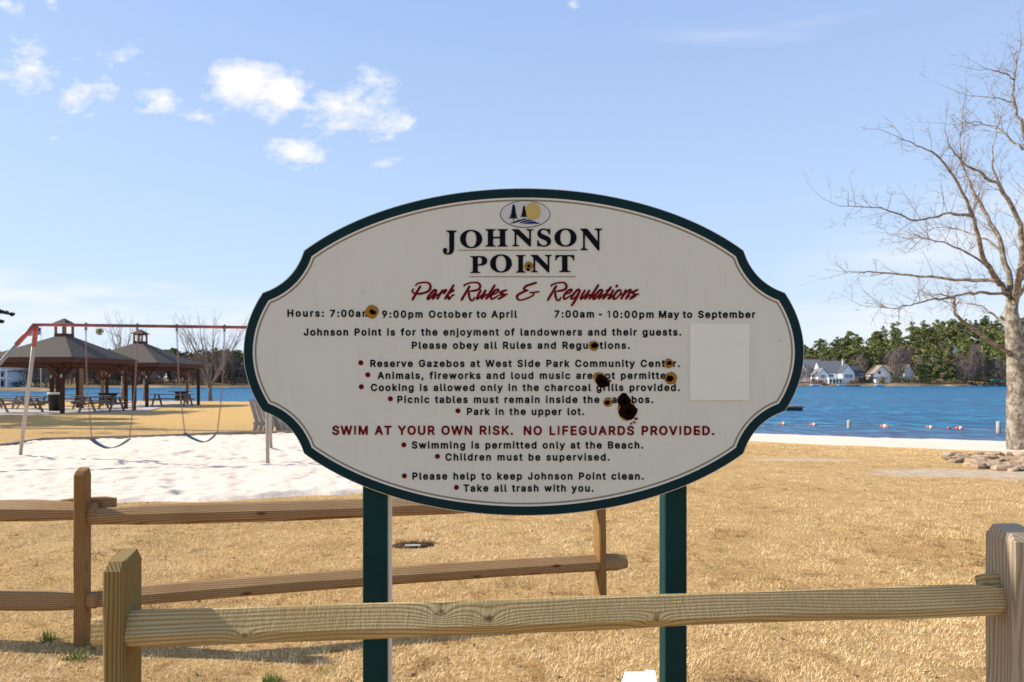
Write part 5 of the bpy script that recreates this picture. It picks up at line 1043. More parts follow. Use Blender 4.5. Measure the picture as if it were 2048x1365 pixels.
limbs = [(T([(2043, 925, 0), (2040, 890, 0), (2037, 800, 0), (2035, 740, 0), (2029, 690, 0), (2025, 650, 0), (2022, 612, 0)]), .46, .19),
 (T([(2022, 625, 0), (2012, 585, .1), (1990, 562, .3), (1930, 560, .8), (1820, 550, 1.4), (1740, 543, 1.8), (1690, 546, 2)]), .11, .010),
 (T([(2000, 570, .2), (1966, 512, -.4), (1948, 438, -.8), (1925, 390, -1), (1895, 335, -1.3), (1855, 300, -1.6), (1795, 274, -2)]), .10, .010),
 (T([(2024, 640, 0), (2018, 560, .2), (1996, 480, .5), (1968, 420, .9), (1937, 365, 1.2), (1920, 310, 1.5), (1926, 215, 1.8)]), .12, .010),
 (T([(1946, 432, -.8), (1900, 429, -1.0), (1830, 441, -1.4), (1762, 417, -1.8), (1680, 413, -2.2)]), .055, .008),
 (T([(2027, 620, 0), (2040, 545, -.4), (2044, 470, -.8), (2010, 386, -1), (1966, 350, -1.4), (1922, 322, -1.8), (1897, 290, -2.2)]), .12, .010),
 (T([(2040, 560, -.2), (2052, 450, .2), (2056, 330, .4), (2046, 255, .5), (2026, 200, .7), (2030, 150, .7), (2042, 75, .9)]), .11, .008),
 (T([(2030, 160, .7), (1995, 143, .5), (1950, 139, .2)]), .028, .006), (T([(2024, 205, .7), (1975, 195, 1), (1922, 188, 1.3)]), .028, .006),
 (T([(2022, 712, 0), (1985, 685, -.3), (1932, 650, -.8), (1910, 622, -1), (1909, 600, -1.1), (1890, 592, -1.3)]), .085, .022),
 (T([(2012, 590, 0), (1960, 585, -.5), (1900, 595, -1.1), (1850, 602, -1.6), (1795, 615, -2.1), (1740, 614, -2.6)]), .06, .007),
 (T([(2030, 655, 0), (2000, 640, .6), (1960, 612, 1.2), (1900, 605, 2.0), (1850, 590, 2.6)]), .05, .007),
 (T([(2004, 500, .4), (1950, 470, 1.2), (1890, 455, 2), (1830, 470, 2.6)]), .045, .006), (T([(1975, 535, -.4), (1920, 500, -1.2), (1860, 480, -1.9), (1800, 475, -2.6)]), .04, .006),
 (T([(2046, 300, .4), (2000, 260, .9), (1950, 245, 1.3), (1900, 250, 1.6)]), .04, .006), (T([(2010, 390, -1), (1985, 330, -.9), (1990, 270, -.6), (2005, 220, -.4)]), .035, .006),
 (T([(2030, 600, 0), (2090, 520, -.5), (2160, 430, -1), (2210, 330, -1.5)]), .10, .012), (T([(2034, 660, 0), (2110, 600, .5), (2200, 560, 1), (2290, 540, 1.5)]), .09, .012),
 (T([(2050, 470, 0), (2110, 370, .6), (2150, 260, 1), (2170, 160, 1.4)]), .08, .01), (T([(2038, 590, 0), (2070, 540, 2), (2110, 480, 4), (2130, 400, 5.5)]), .08, .01), (T([(2030, 600, 0), (2040, 540, -2), (2080, 470, -3.6), (2100, 400, -5)]), .08, .01)]
limb_tree(bt, off, limbs, 5, M['bark'], M['twig'], 4.2, 1.5, .011, 2, (2, 5))

def auto_tree(px, d, Ht, seed, label, bark='bark_grey', name='bare_tree', spread=.55, fork=.28, stems=6, px_scale=1.0, dens=1.5, twr=.014, mist=None):
    x, y = pp(px, d); z = zg1(x, y); root = empty(name, (x, y, z), label=label, cat='tree'); rnd = random.Random(seed); off = (x, y, z)
    base = Vector((x, y, z)); fk = base + Vector((rnd.uniform(-.1, .1), 0, Ht*fork)); r0 = Ht*.019
    MB().tube([base+Vector((0, 0, -.2)), base+Vector((0, 0, .15)), fk*.5+base*.5, fk], [r0*1.7, r0*1.25, r0, r0*.95], 10).build('trunk', M[bark], root, off)
    limbs = []
    for i in range(stems):
        a = 6.283*i/stems + rnd.uniform(-.4, .4); L = Ht*(1-fork)*rnd.uniform(.75, 1.0); sp_ = spread*rnd.uniform(.35, 1.1)
        p = fk - Vector((0, 0, rnd.uniform(0, Ht*.04))); P = [tuple(p)]
        for t in (.25, .5, .75, 1):
            P.append(tuple(fk + Vector((math.cos(a)*L*sp_*t**.8, math.sin(a)*L*sp_*t**.8, L*t*(1-.25*sp_)))))
        limbs.append((P, r0*.55, .016*Ht/8))
        for _ in range(2):
            t = rnd.choice((1, 2)); q = Vector(P[t]); a2 = a+rnd.uniform(-1, 1); L2 = L*.45
            limbs.append(([tuple(q), tuple(q+Vector((math.cos(a2)*L2*.3, math.sin(a2)*L2*.3, L2*.5))), tuple(q+Vector((math.cos(a2)*L2*.55, math.sin(a2)*L2*.55, L2)))], r0*.26, .012*Ht/8))
    limb_tree(root, off, limbs, seed, M[bark], M['twig'], dens, Ht*.17, twr, 1, (2, 4)); return root
auto_tree(421, 56.5, 7.7, 21, 'bare many stemmed tree standing alone on the lakeshore behind the swings', stems=9, spread=.66, fork=.17, dens=3.6)
auto_tree(245, 57, 7.2, 22, 'thin bare tree rising between the two gazebo roofs', bark='bark', stems=4, spread=.55, fork=.42, dens=3)
mt = auto_tree(212, 60, 6.0, 23, 'small bare tree with a yellow mistletoe ball behind the left gazebo roof', stems=4, spread=.5, fork=.35, dens=3)
auto_tree(289, 56, 5.2, 24, 'crooked bare tree behind the front post of the right gazebo', stems=3, spread=.6, fork=.35, dens=1.0)

def leaf_cloud(n, cen, rad, size, rnd, squash=1.0, flat=.0):
    """n leaf-sized triangles round clump centres; returns V,(n,3,3) and tone"""
    k = len(cen); idx = rnd.integers(0, k, n); cen = np.array(cen); rad = np.array(rad)
    d = rnd.normal(size=(n, 3)); d /= np.linalg.norm(d, axis=1)[:, None]; r_ = rnd.random(n)**.45
    c = cen[idx] + d*(r_*rad[idx])[:, None]*np.array([1, 1, squash])
    a = rnd.normal(size=(n, 3)); a /= np.linalg.norm(a, axis=1)[:, None]; b = np.cross(a, rnd.normal(size=(n, 3))); b /= np.linalg.norm(b, axis=1)[:, None]
    s_ = size*(.6+.8*rnd.random(n))[:, None]
    return np.stack([c-a*s_-b*s_*.5, c+a*s_-b*s_*.3, c+b*s_*.9], 1), np.clip(.5*rnd.random(n) + .5*rnd.random(k)[idx], 0, 1)
def leaf_material(name, stops, rough=.6):
    t = NT(name, rough, .2); t.color(t.ramp(t.attr('tone'), stops)); return t.m
M['pine_leaf'] = leaf_material('pine_needles', [(0, (.065, .074, .03)), (.5, (.13, .138, .048)), (1, (.20, .205, .075))])
M['pine_leaf2'] = leaf_material('bright_pine_needles', [(0, (.09, .105, .03)), (.5, (.17, .188, .055)), (1, (.25, .265, .085))])
M['brown_leaf'] = leaf_material('bare_twig_mass', [(0, (.10, .075, .06)), (.5, (.18, .14, .115)), (1, (.28, .225, .19))], .9)
M['rust_leaf'] = leaf_material('rusty_shrub_leaves', [(0, (.10, .055, .03)), (.5, (.20, .12, .07)), (1, (.30, .2, .13))], .9)
M['dark_leaf'] = leaf_material('dark_shrub_leaves', [(0, (.012, .022, .010)), (.5, (.025, .045, .016)), (1, (.05, .08, .025))], .7)
def pine_geo(H, seed, full=.5, wide=.22, n=900, size=.42):
    rnd = np.random.default_rng(seed); cen = []; rad = []; z0 = H*(1-full)
    m = int(16+10*full)
    for i in range(m):
        t = rnd.random()**.8; prof = (math.sin(math.pi*min(1, .18+.82*(1-t))))**.7 if full > .6 else (1-t)**.5*.95+.08
        a = rnd.random()*6.283; w_ = wide*H*prof*rnd.uniform(.25, .85); cen.append((math.cos(a)*w_, math.sin(a)*w_, z0+(H-z0)*t*.94)); rad.append(H*rnd.uniform(.075, .13)*(1.15-.5*t))
    cen.append((0, 0, H*.97)); rad.append(H*.045)
    return leaf_cloud(n, cen, rad, size, rnd, .7)
def bare_geo(H, seed, n=650, size=.16, wide=.3, z0=.25):
    """leafless crown seen from far: upright slivers"""
    rnd = np.random.default_rng(seed); t = rnd.random(n)**.8; a = rnd.random(n)*6.283; w_ = wide*H*np.sqrt(rnd.random(n))*np.sin(np.pi*np.clip(.12+.82*t, 0, 1))
    c = np.stack([np.cos(a)*w_, np.sin(a)*w_, H*(z0+(1-z0)*t)], 1); d = c*np.array([.8, .8, 0])/H + np.array([0, 0, .55]) + rnd.normal(size=(n, 3))*.22
    d /= np.linalg.norm(d, axis=1)[:, None]; L = H*(.05+.09*rnd.random(n))[:, None]; s_ = np.cross(d, rnd.normal(size=(n, 3))); s_ /= np.linalg.norm(s_, axis=1)[:, None]
    return np.stack([c-d*L-s_*size, c-d*L+s_*size, c+d*L], 1), rnd.random(n)
def trunk_mb(H, r_=.016): return MB().tube([(0, 0, -.5), (0, 0, H*.3), (H*.01, 0, H*.62), (0, 0, H*.93)], [H*r_, H*r_*.8, H*r_*.55, H*r_*.2], 6)
def far_tree(kind, px, d, H, seed, label, name, mat, group=None, **kw):
    x, y = pp(px, d); z = zg1(x, y); root = empty(name, (x, y, z), label=label, cat='tree', group=group)
    V_, tn_ = (pine_geo if kind == 'pine' else bare_geo)(H, seed, **kw)
    if kind == 'pine' or kind == 'bare': trunk_mb(H).build('trunk', M['bark_pine'] if kind == 'pine' else M['bark'], root)
    np_mesh('crown', V_.reshape(-1, 3), np.arange(V_.shape[0]*3).reshape(-1, 3), M[mat], root, col=tn_)
    return root
# mistletoe on the small bare tree
rnd_ = np.random.default_rng(4); mx, my = pp(199, 59.5); mz = EYE+(HY-663)/F*59.5
V_, tn_ = leaf_cloud(420, [(0, 0, 0)], [.34], .05, rnd_)
M['mistle'] = leaf_material('mistletoe', [(0, (.16, .14, .02)), (1, (.42, .36, .06))])
mo = np_mesh('mistletoe', (V_+np.array([mx, my, mz])).reshape(-1, 3), np.arange(V_.shape[0]*3).reshape(-1, 3), M['mistle'], None, col=tn_); tag(mo, 'yellow green ball of mistletoe high above the left gazebo roof, under the swing beam', 'mistletoe')
# pine bough reaching in from the left
x0_, y0_ = pp(-60, 24); pt_ = empty('pine_tree', (x0_-2.2, y0_, 0), label='near pine tree outside the left edge whose bough tips reach into the picture', cat='tree'); off = (x0_-2.2, y0_, 0)
MB().tube([(x0_-2.2, y0_, -.2), (x0_-2.2, y0_, 4), (x0_-2.1, y0_, 11)], [.26, .22, .12], 10).build('trunk', M['bark_pine'], pt_, off)
cen = []; rad = []
for (px, py) in [(-6, 620), (2, 624), (12, 626), (24, 629), (-8, 640), (2, 643), (-30, 615), (-50, 600), (-40, 645), (-80, 590), (-90, 640)]:
    cen.append(P3(px, py, 24)); rad.append(.085 if px > -10 else .35)
for k in range(14): cen.append((x0_-2.2+random.uniform(-1.6, .9), y0_+random.uniform(-1.8, 1.8), random.uniform(4.5, 11.5))); rad.append(.6)
for py, e in ((618, (26, 629)), (640, (4, 643))):
    MB().tube([(x0_-2.2, y0_, 4.6), P3(-60, py-8, 24), P3(*e, 24)], [.05, .03, .010], 6).build('branch', M['bark_pine'], pt_, off)
rad = np.array(rad); w_ = 2600
V_, tn_ = leaf_cloud(w_, cen, rad, .05, np.random.default_rng(8), .5)
np_mesh('needles', (V_-np.array(off)).reshape(-1, 3), np.arange(w_*3).reshape(-1, 3), M['dark_leaf'], pt_, col=tn_)
# ------------------------------------------------------------------ the far shore
def G(px, d): 
    x, y = pp(px, d); return x, y, zg1(x, y)
def merge(name, kinds, mat, label, cat, bark='bark_pine', trunks=True):
    """far-off wood that reads as one mass"""
    VV = []; TT = []; tk = MB()
    for (kind, px, d, H, seed, kw) in kinds:
        x, y, z = G(px, d); V_, tn_ = (pine_geo if kind == 'pine' else bare_geo)(H, seed, **kw)
        a = seed*1.7; rot = np.array([[math.cos(a), -math.sin(a), 0], [math.sin(a), math.cos(a), 0], [0, 0, 1]])
        VV.append(V_ @ rot.T + np.array([x, y, z])); TT.append(np.clip(tn_*.75 + .25*((seed*37) % 10)/10, 0, 1))
        if trunks:
            t = trunk_mb(H, .013); tk.add([(p[0]+x, p[1]+y, p[2]+z) for p in t.v], t.f, True)
    V_ = np.concatenate(VV); T_ = np.concatenate(TT)
    o = tag(np_mesh(name, V_.reshape(-1, 3), np.arange(V_.shape[0]*3).reshape(-1, 3), M[mat], None, col=T_), label, cat, kind='stuff')
    if trunks: tag(tk.build(name+'_trunks', M[bark]), label + ', their trunks', cat, kind='stuff')
rnd = random.Random(99)
L1 = []; L2 = []; L3 = []
# right hillside
for i in range(430):
    px = rnd.uniform(1430, 2260); X = px
    front = 402 if px < 1840 else 388
    d = rnd.uniform(front+ (26 if px < 1840 else 2), 505); H = rnd.uniform(13, 19)
    kd = dict(full=rnd.choice((.7, .85, .95)), n=760, size=.5, wide=rnd.uniform(.18, .28))
    (L1 if rnd.random() < (.55 if px < 1800 else .45) else L2).append(('pine', px, d, H, rnd.randrange(10**6), kd))
for i in range(130):
    px = rnd.uniform(1430, 2200); d = rnd.uniform(398, 450); L3.append(('bare', px, d, rnd.uniform(9, 15), rnd.randrange(10**6), dict(n=330, size=.10)))
# left shore
for i in range(330):
    px = rnd.uniform(-160, 760); d0 = 206 if px < 95 else 312
    d = rnd.uniform(d0+9, d0+80); H = rnd.uniform(12, 17) * (d/330 if px < 95 else 1)
    kd = dict(full=rnd.choice((.5, .65, .85)), n=480, size=.55, wide=rnd.uniform(.18, .27))
    (L1 if rnd.random() < .8 else L2).append(('pine', px, d, H, rnd.randrange(10**6), kd))
for i in range(260):
    px = rnd.uniform(100, 700); d = rnd.uniform(301, 345); L3.append(('bare', px, d, rnd.uniform(9, 15), rnd.randrange(10**6), dict(n=260, size=.10, wide=.16)))
for i in range(50):
    px = rnd.uniform(-60, 120); d = rnd.uniform(205, 240); L3.append(('bare', px, d, rnd.uniform(6, 9), rnd.randrange(10**6), dict(n=240, size=.07)))
for i in range(80):
    px = rnd.uniform(700, 1440); L1.append(('pine', px, rnd.uniform(392, 440), rnd.uniform(12, 17), rnd.randrange(10**6), dict(full=.5, n=160, size=.7)))
merge('far_pine_wood', L1, 'pine_leaf', 'dark green pine wood covering the far shore of the lake', 'wood')
merge('far_bright_pine_wood', L2, 'pine_leaf2', 'lighter yellow green pines scattered through the far wood', 'wood', trunks=False)
merge('far_bare_wood', L3, 'brown_leaf', 'greyish brown leafless trees among the far pines', 'wood', 'bark')
# trees one can tell apart
far_tree('pine', 1714, 412, 17.5, 301, 'round dense pine standing between the two white lake houses', 'pine_tree', 'pine_leaf2', full=.85, wide=.30, n=1500, size=.55)
far_tree('pine', 1757, 408, 19.5, 302, 'tall full pine just left of the white gabled lake house', 'pine_tree', 'pine_leaf', full=.9, wide=.27, n=1700, size=.55)
far_tree('pine', 1662, 425, 15, 303, 'flat topped yellow green pine above the roof of the big white house', 'pine_tree', 'pine_leaf2', full=.35, wide=.34, n=900, size=.5)
far_tree('pine', 1842, 392, 15, 304, 'bright pine right of the white gabled lake house, down to the shore', 'pine_tree', 'pine_leaf2', full=.9, wide=.30, n=1500, size=.55)
far_tree('pine', 1872, 390, 17, 305, 'bright green pine in the middle of the shore trees right of the houses', 'pine_tree', 'pine_leaf2', full=.9, wide=.28, n=1500, size=.55)
far_tree('pine', 1858, 387.5, 8, 306, 'low bushy young pine at the water right of the houses', 'pine_tree', 'pine_leaf2', full=.95, wide=.5, n=1100, size=.45)
far_tree('pine', 1900, 388, 12, 307, 'broad dark pine at the waterline left of the grey brown bare trees', 'pine_tree', 'pine_leaf', full=.95, wide=.38, n=1300, size=.5)
far_tree('bare', 1797, 392, 20, 308, 'tall bare tree with pale trunk in front of the white gabled house', 'bare_tree', 'brown_leaf', n=1200, size=.09, wide=.26)
far_tree('bare', 1951, 388, 20, 309, 'tall bare tree with a whitish trunk above the grey bushes', 'bare_tree', 'brown_leaf', n=1300, size=.10, wide=.24)
far_tree('bare', 1992, 386, 14, 310, 'round grey brown leafless tree by the boat dock', 'bare_tree', 'brown_leaf', n=1400, size=.09, wide=.5, z0=.1)
far_tree('bare', 1928, 386, 13, 311, 'spreading purplish bare tree at the water left of the boat dock', 'bare_tree', 'brown_leaf', n=1200, size=.09, wide=.48, z0=.1)
def shrub(px, d, w, h, mat, label, seed, n=420, size=.3):
    x, y, z = G(px, d); r_ = np.random.default_rng(seed); cen = [(r_.uniform(-w/2, w/2), r_.uniform(-w/4, w/4), r_.uniform(.2, .7)*h) for _ in range(9)]
    V_, tn_ = leaf_cloud(n, cen, [h*.35]*9, size, r_); V_[:, :, 2] = np.maximum(V_[:, :, 2], -.1)
    o = np_mesh('shrub', V_.reshape(-1, 3), np.arange(V_.shape[0]*3).reshape(-1, 3), M[mat], None, col=tn_); o.location = (x, y, z); tag(o, label, 'shrub')
for a in [(1614, 393, 14, 3.5, 'rust_leaf', 'brown shrubs at the edge of the sign, left of the big white house', 401), (1712, 389, 7, 3.2, 'rust_leaf', 'russet shrub against the side wall of the big white house', 402),
          (1728, 391, 6, 4.6, 'dark_leaf', 'dark evergreen shrub at the right corner of the big white house', 403), (1752, 398, 14, 4, 'rust_leaf', 'low brown hedge between the two white houses', 404),
          (1778, 388, 9, 5, 'rust_leaf', 'rusty shrub in front of the gabled house, left of the bare tree', 405), (1800, 388, 9, 4.6, 'dark_leaf', 'dark shrub round the foot of the tall bare tree', 406),
          (1815, 390, 9, 4.5, 'pine_leaf2', 'green bush below the right wing of the gabled house', 407), (1895, 384.5, 16, 3.4, 'pine_leaf', 'green waterside bushes under the broad pine', 408),
          (1955, 384, 22, 3.4, 'dark_leaf', 'dark green waterside bushes below the tall bare tree', 409), (1762, 384.5, 2.2, 3, 'pine_leaf2', 'small rounded green shrub on the bank beside the moored boat', 410),
          (1640, 388, 5, 3, 'rust_leaf', 'dry shrub under the left gable of the big white house', 411), (2020, 384, 18, 6, 'rust_leaf', 'brown bushes behind the trunk of the big bare tree', 412),
          (40, 200, 16, 3.4, 'dark_leaf', 'dark shrubs along the bank right of the pale blue house', 413), (118, 312, 26, 5.5, 'dark_leaf', 'dark evergreen bushes on the far bank right of the flagpole', 414), (200, 312, 26, 5, 'dark_leaf', 'dark evergreen bushes seen through the left gazebo', 415),
          (300, 312, 24, 3, 'rust_leaf', 'brown undergrowth seen through the right gazebo', 416), (470, 306, 22, 2.6, 'rust_leaf', 'brown undergrowth on the far bank right of the lone bare tree', 417)]: shrub(*a)

M['white_wall'] = paint('white_siding', (.84, .83, .82), .7, .2, .05, 1.0, 0); M['tan_wall'] = paint('tan_siding', (.46, .40, .35), .8, .2, .08, 1.0, 0)
M['slate'] = paint('dark_roof', (.075, .085, .10), .8, .2, .15, 1.5, 0); M['grey_roof'] = paint('grey_roof', (.17, .17, .18), .8, .2, .15, 1.5, 0); M['tan_roof'] = paint('brown_roof', (.27, .21, .165), .9, .1, .15, 1.5, 0)
M['glass'] = paint('window_glass', (.03, .04, .055), .15, .6, .3, 2, 0); M['brick'] = paint('brick_red', (.30, .11, .07), .8, .2, .2, 3, 0); M['blue_wall'] = paint('pale_blue_siding', (.52, .62, .72), .7, .2, .05, 1, 0)
def gable(root, x0, x1, y0_, y1_, z0, ze, zr, wall, roof, along='Y', name='wing', over=.45):
    """gabled block; along='Y': ridge runs away from the viewer, gable end faces the lake"""
    if along == 'Y':
        xm = (x0+x1)/2; MB().prism([(x0, z0), (x1, z0), (x1, ze), (xm, zr), (x0, ze)], y0_, y1_).build(name, M[wall], root)
        s_ = (zr-ze)/(xm-x0); mb = MB()
        for sg, xe in ((-1, x0), (1, x1)):
            xo = xe + sg*over; zo = ze - s_*over
            mb.prism([(xo, zo+.05), (xm, zr+.05), (xm, zr+.35), (xo, zo+.35)], y0_-over, y1_+over)
        mb.build('roof', M[roof], root)
    else:
        ym = (y0_+y1_)/2; V_ = [(x, y, z) for x in (x0, x1) for y, z in ((y0_, z0), (y1_, z0), (y1_, ze), (ym, zr), (y0_, ze))]
        MB().add(V_, [(0, 1, 2, 3, 4)[::-1], (5, 6, 7, 8, 9), (0, 4, 9, 5), (1, 6, 7, 2), (4, 3, 8, 9), (3, 2, 7, 8)]).build(name, M[wall], root)
        s_ = (zr-ze)/(ym-y0_); mb = MB(); a, b = x0-over, x1+over
        for sg, ye in ((-1, y0_), (1, y1_)):
            yo = ye + sg*over; zo = ze - s_*over
            P = [(a, yo, zo+.05), (b, yo, zo+.05), (b, ym, zr+.05), (a, ym, zr+.05), (a, yo, zo+.35), (b, yo, zo+.35), (b, ym, zr+.35), (a, ym, zr+.35)]
            mb.add(P, [(0, 3, 2, 1), (4, 5, 6, 7), (0, 1, 5, 4), (1, 2, 6, 5), (2, 3, 7, 6), (3, 0, 4, 7)])
        mb.build('roof', M[roof], root)
def window(root, x, y, z, w, h, frame='white_wall'):
    f = MB().box(x-w/2-.12, x+w/2+.12, y-.10, y-.01, z-h/2-.12, z+h/2+.12).build('window', M[frame], root)
    MB().box(x-w/2, x+w/2, y-.13, y-.05, z-h/2, z+h/2).build('pane', M['glass'], f)
# big white house (origin at its left front corner area); 1 px = .286 m at 390
x, y, z = G(1636, 394); h = empty('lake_house', (x, y, LAKE+1.6), label='big white lakeside house with steep dark roofs and a columned sun porch', cat='house')
k_ = 394/F
gable(h, -.2, 6.2, 0, 10, -1.5, 4.6, 8.6, 'white_wall', 'grey_roof', name='left_wing')
gable(h, 13.3, 20.6, -1.0, 9, -1.5, 6.2, 10.8, 'white_wall', 'slate', name='right_wing')
gable(h, 3.5, 19.5, 4.2, 15, -1.5, 6.2, 12.8, 'white_wall', 'grey_roof', along='X', name='main_block')
gable(h, 19.0, 27.5, 2.5, 12, -1.5, 5.0, 9.8, 'tan_wall', 'slate', along='X', name='side_block')
gable(h, -5.5, .8, 14, 24, -1, 7.3, 11.5, 'white_wall', 'grey_roof', name='rear_wing')
gable(h, -3.5, 11, 17, 27, -1, 9, 14.2, 'white_wall', 'grey_roof', along='X', name='rear_block')
MB().box(4.6, 14.3, -3.6, 3.8, 2.2, 3.1).build('porch_roof', M['white_wall'], h)
MB().box(4.6, 14.3, 3.0, 3.8, -1.5, 2.2).build('porch_wall', M['glass'], h)
for i in range(6): MB().box(4.7+i*1.86, 5.2+i*1.86, -3.5, -3.0, -1.5, 2.2).build('column', M['white_wall'], h)
MB().beam((4.4, -3.6, -1.2), (4.4, -3.6, 3.2), .9, .3).build('porch_post', M['white_wall'], h)
for i in range(4): window(h, 15.0+i*1.25, -1.0, 4.2, .75, 2.0)
for i in range(3): window(h, 2.0+i*1.0, 0, 3.9, .6, 2.0)
for i in range(3): window(h, 21+i*2.2, 2.5, 3.2, .9, 1.7)
window(h, -2.4, 14, 6.0, 1.2, 1.2); window(h, 9.5, 4.2, 4.4, 3.2, 1.2)
MB().box(16.5, 17.8, 4.5, 5.8, 8, 14.0).build('chimney', M['tan_wall'], h)
# gabled house
x, y, z = G(1748, 398); h = empty('lake_house', (x, y, LAKE+1.9), label='white two gabled lake house with brown roof seen behind the tall bare tree', cat='house')
gable(h, -.3, 9.5, 0, 9, -2, 5.2, 9.9, 'white_wall', 'tan_roof', name='left_wing'); gable(h, 17.2, 22.5, -1, 8, 1, 6.5, 10.4, 'white_wall', 'tan_roof', name='right_wing'); gable(h, 5, 20, 1.5, 10, -2, 6.2, 10.2, 'white_wall', 'tan_roof', along='X', name='main_block')
window(h, 3.0, 0, 6.0, 1.6, 1.9); window(h, 3, 0, 1.6, 1.4, 1.6)
for i in range(4): window(h, 9.4+i*1.9, 1.5, 4.8, 1.0, 2.6)
MB().box(-1.5, 7, -4.5, 0, -2, 2.1).build('garden_terrace', M['white_wall'], h)
# roofs among the trees
for i, (px, d, lab) in enumerate([(1868, 425, 'small pale gable wall showing between the pines right of the two gabled house'), (1912, 440, 'pale house gable high among the pines on the hillside')]):
    x, y, z = G(px, d); h = empty('hillside_house', (x, y, z), label=lab, cat='house'); gable(h, -3, 3, 0, 8, 0, 7.5, 10, 'white_wall', 'tan_roof', name='walls'); window(h, 0, 0, 5, 1.2, 1.2)
# far left pale blue house
x, y, z = G(8, 199); h = empty('lake_house', (x, y, z), label='pale blue multi storey lake house at the far left edge, behind the swing leg', cat='house')
gable(h, -6, .8, 0, 8, -.5, 4.9, 6.6, 'blue_wall', 'grey_roof', name='main_block'); MB().box(-6, 2.4, -2, 0, 2.4, 2.65).build('balcony_floor', M['white_wall'], h)
for i in range(5): MB().box(-5.6+i*1.9, -5.35+i*1.9, -2, -1.7, -.5, 5.1).build('column', M['white_wall'], h)
MB().box(-6, 2.4, -2.1, 0, 4.9, 5.2).build('balcony_roof', M['white_wall'], h)
for i in range(3): window(h, -4.5+i*2, 0, 3.7, 1.1, 1.4); window(h, -4.5+i*2, 0, 1.0, 1.1, 1.5)
for i, (px, d, w, c_, lab) in enumerate([(478, 330, 5, 'tan_wall', 'grey tan house among the trees behind the lone lakeside tree'), (412, 330, 5, 'tan_wall', 'tan house front half hidden by the branches of the lone lakeside tree'), (222, 330, 6, 'white_wall', 'pale house seen through the left gazebo across the water')]):
    x, y, z = G(px, d); h = empty('lake_house', (x, y, z), label=lab, cat='house'); gable(h, -w, w, 0, 9, -1, 6.0, 9.4, c_, 'grey_roof', along='X', name='walls')
    for j in range(4): window(h, -w*.7+j*w*.47, 0, 3.6, 1.6, 1.8)
# docks, boats, floats
M['hull'] = paint('white_hull', (.72, .72, .72), .3, .5, .04, 2, 0); M['canvas'] = paint('blue_canvas', (.05, .16, .42), .7, .2, .1, 2, 0); M['teal'] = paint('teal_canvas', (.03, .42, .38), .6, .3, .1, 2, 0); M['dock'] = paint('grey_dock', (.20, .17, .15), .9, .1, .25, 3, 0)
def boat(px, d, L, lab, top='canvas', rz=0):
    x, y = pp(px, d); b = empty('pontoon_boat', (x, y, LAKE), R(rz), lab, 'boat')
    for s_ in (-1, 1): MB().tube([(-L/2, s_*.9, .2), (L/2-.6, s_*.9, .2), (L/2, s_*.9, .45)], [.3, .3, .05], 8).build('pontoon', M['steel'], b)
    MB().box(-L/2, L/2-.3, -1.2, 1.2, .5, .62).box(-L/2, L/2-.3, -1.2, -1.12, .62, 1.3).box(-L/2, L/2-.3, 1.12, 1.2, .62, 1.3).build('deck', M['hull'], b)
    MB().box(-L/2+.3, L/2-1.8, -1.15, 1.15, 2.3, 2.42).build('canopy', M[top], b)
    for s_ in (-1, 1):
        for u_ in (-L/2+.4, L/2-2): MB().tube([(u_, s_*1.1, 1.3), (u_, s_*1.1, 2.3)], .04, 5).build('canopy_pole', M['steel'], b)
def dock(px, d, w, lab, roofm=None):
    x, y = pp(px, d); b = empty('boat_dock', (x, y, LAKE), 0, lab, 'dock'); MB().box(-w/2, w/2, -1.4, 1.4, .45, .65).build('deck', M['dock'], b)
    for i in range(5):
        for s_ in (-1, 1): MB().tube([(-w/2+.2+i*(w-.4)/4, s_*1.2, -1.5), (-w/2+.2+i*(w-.4)/4, s_*1.2, 1.3)], .12, 6).build('pile', M['dock'], b)
    if roofm: MB().box(-w*.1, w*.4, -1.4, 1.4, 3.4, 3.7).build('canopy', M[roofm], b)
boat(1630, 381, 4.2, 'pontoon boat with blue canopy moored below the big white house'); boat(1683, 382, 4.5, 'boat with teal cover at the bank in front of the sun porch', 'teal'); boat(1757, 381, 3.4, 'white boat moored beside the little round shrub', 'bag' if 'bag' in M else 'canvas')
dock(1694, 384, 14, 'low dark dock running along the bank in front of the big white house'); dock(1766, 384, 9, 'small dark dock beside the white moored boat'); dock(1988, 379, 16, 'boat dock with teal cover left of the big bare trunk', 'teal')
x, y = pp(1585, 66.5); sd = empty('swim_raft', (x, y, LAKE), R(4), 'dark floating swim raft on the lake at the right edge of the sign', 'raft')
MB().box(-1.3, .55, -1.2, 1.2, .28, .42).build('deck', M['dock'], sd); MB().box(-1.2, .45, -1.1, 1.1, -.2, .27).build('float', M['black_iron'], sd)
M['float_red'] = paint('red_float', (.45, .10, .07), .5, .3, .15, 6, 0); M['float_white'] = paint('white_float', (.60, .45, .36), .5, .3, .1, 6, 0); M['bleach'] = paint('weathered_pile', (.38, .36, .30), .9, .1, .2, 5, 0)
def lakept(px, py): d = F*(EYE-LAKE)/(py-HY); return ((px-CX)/F*d, d)
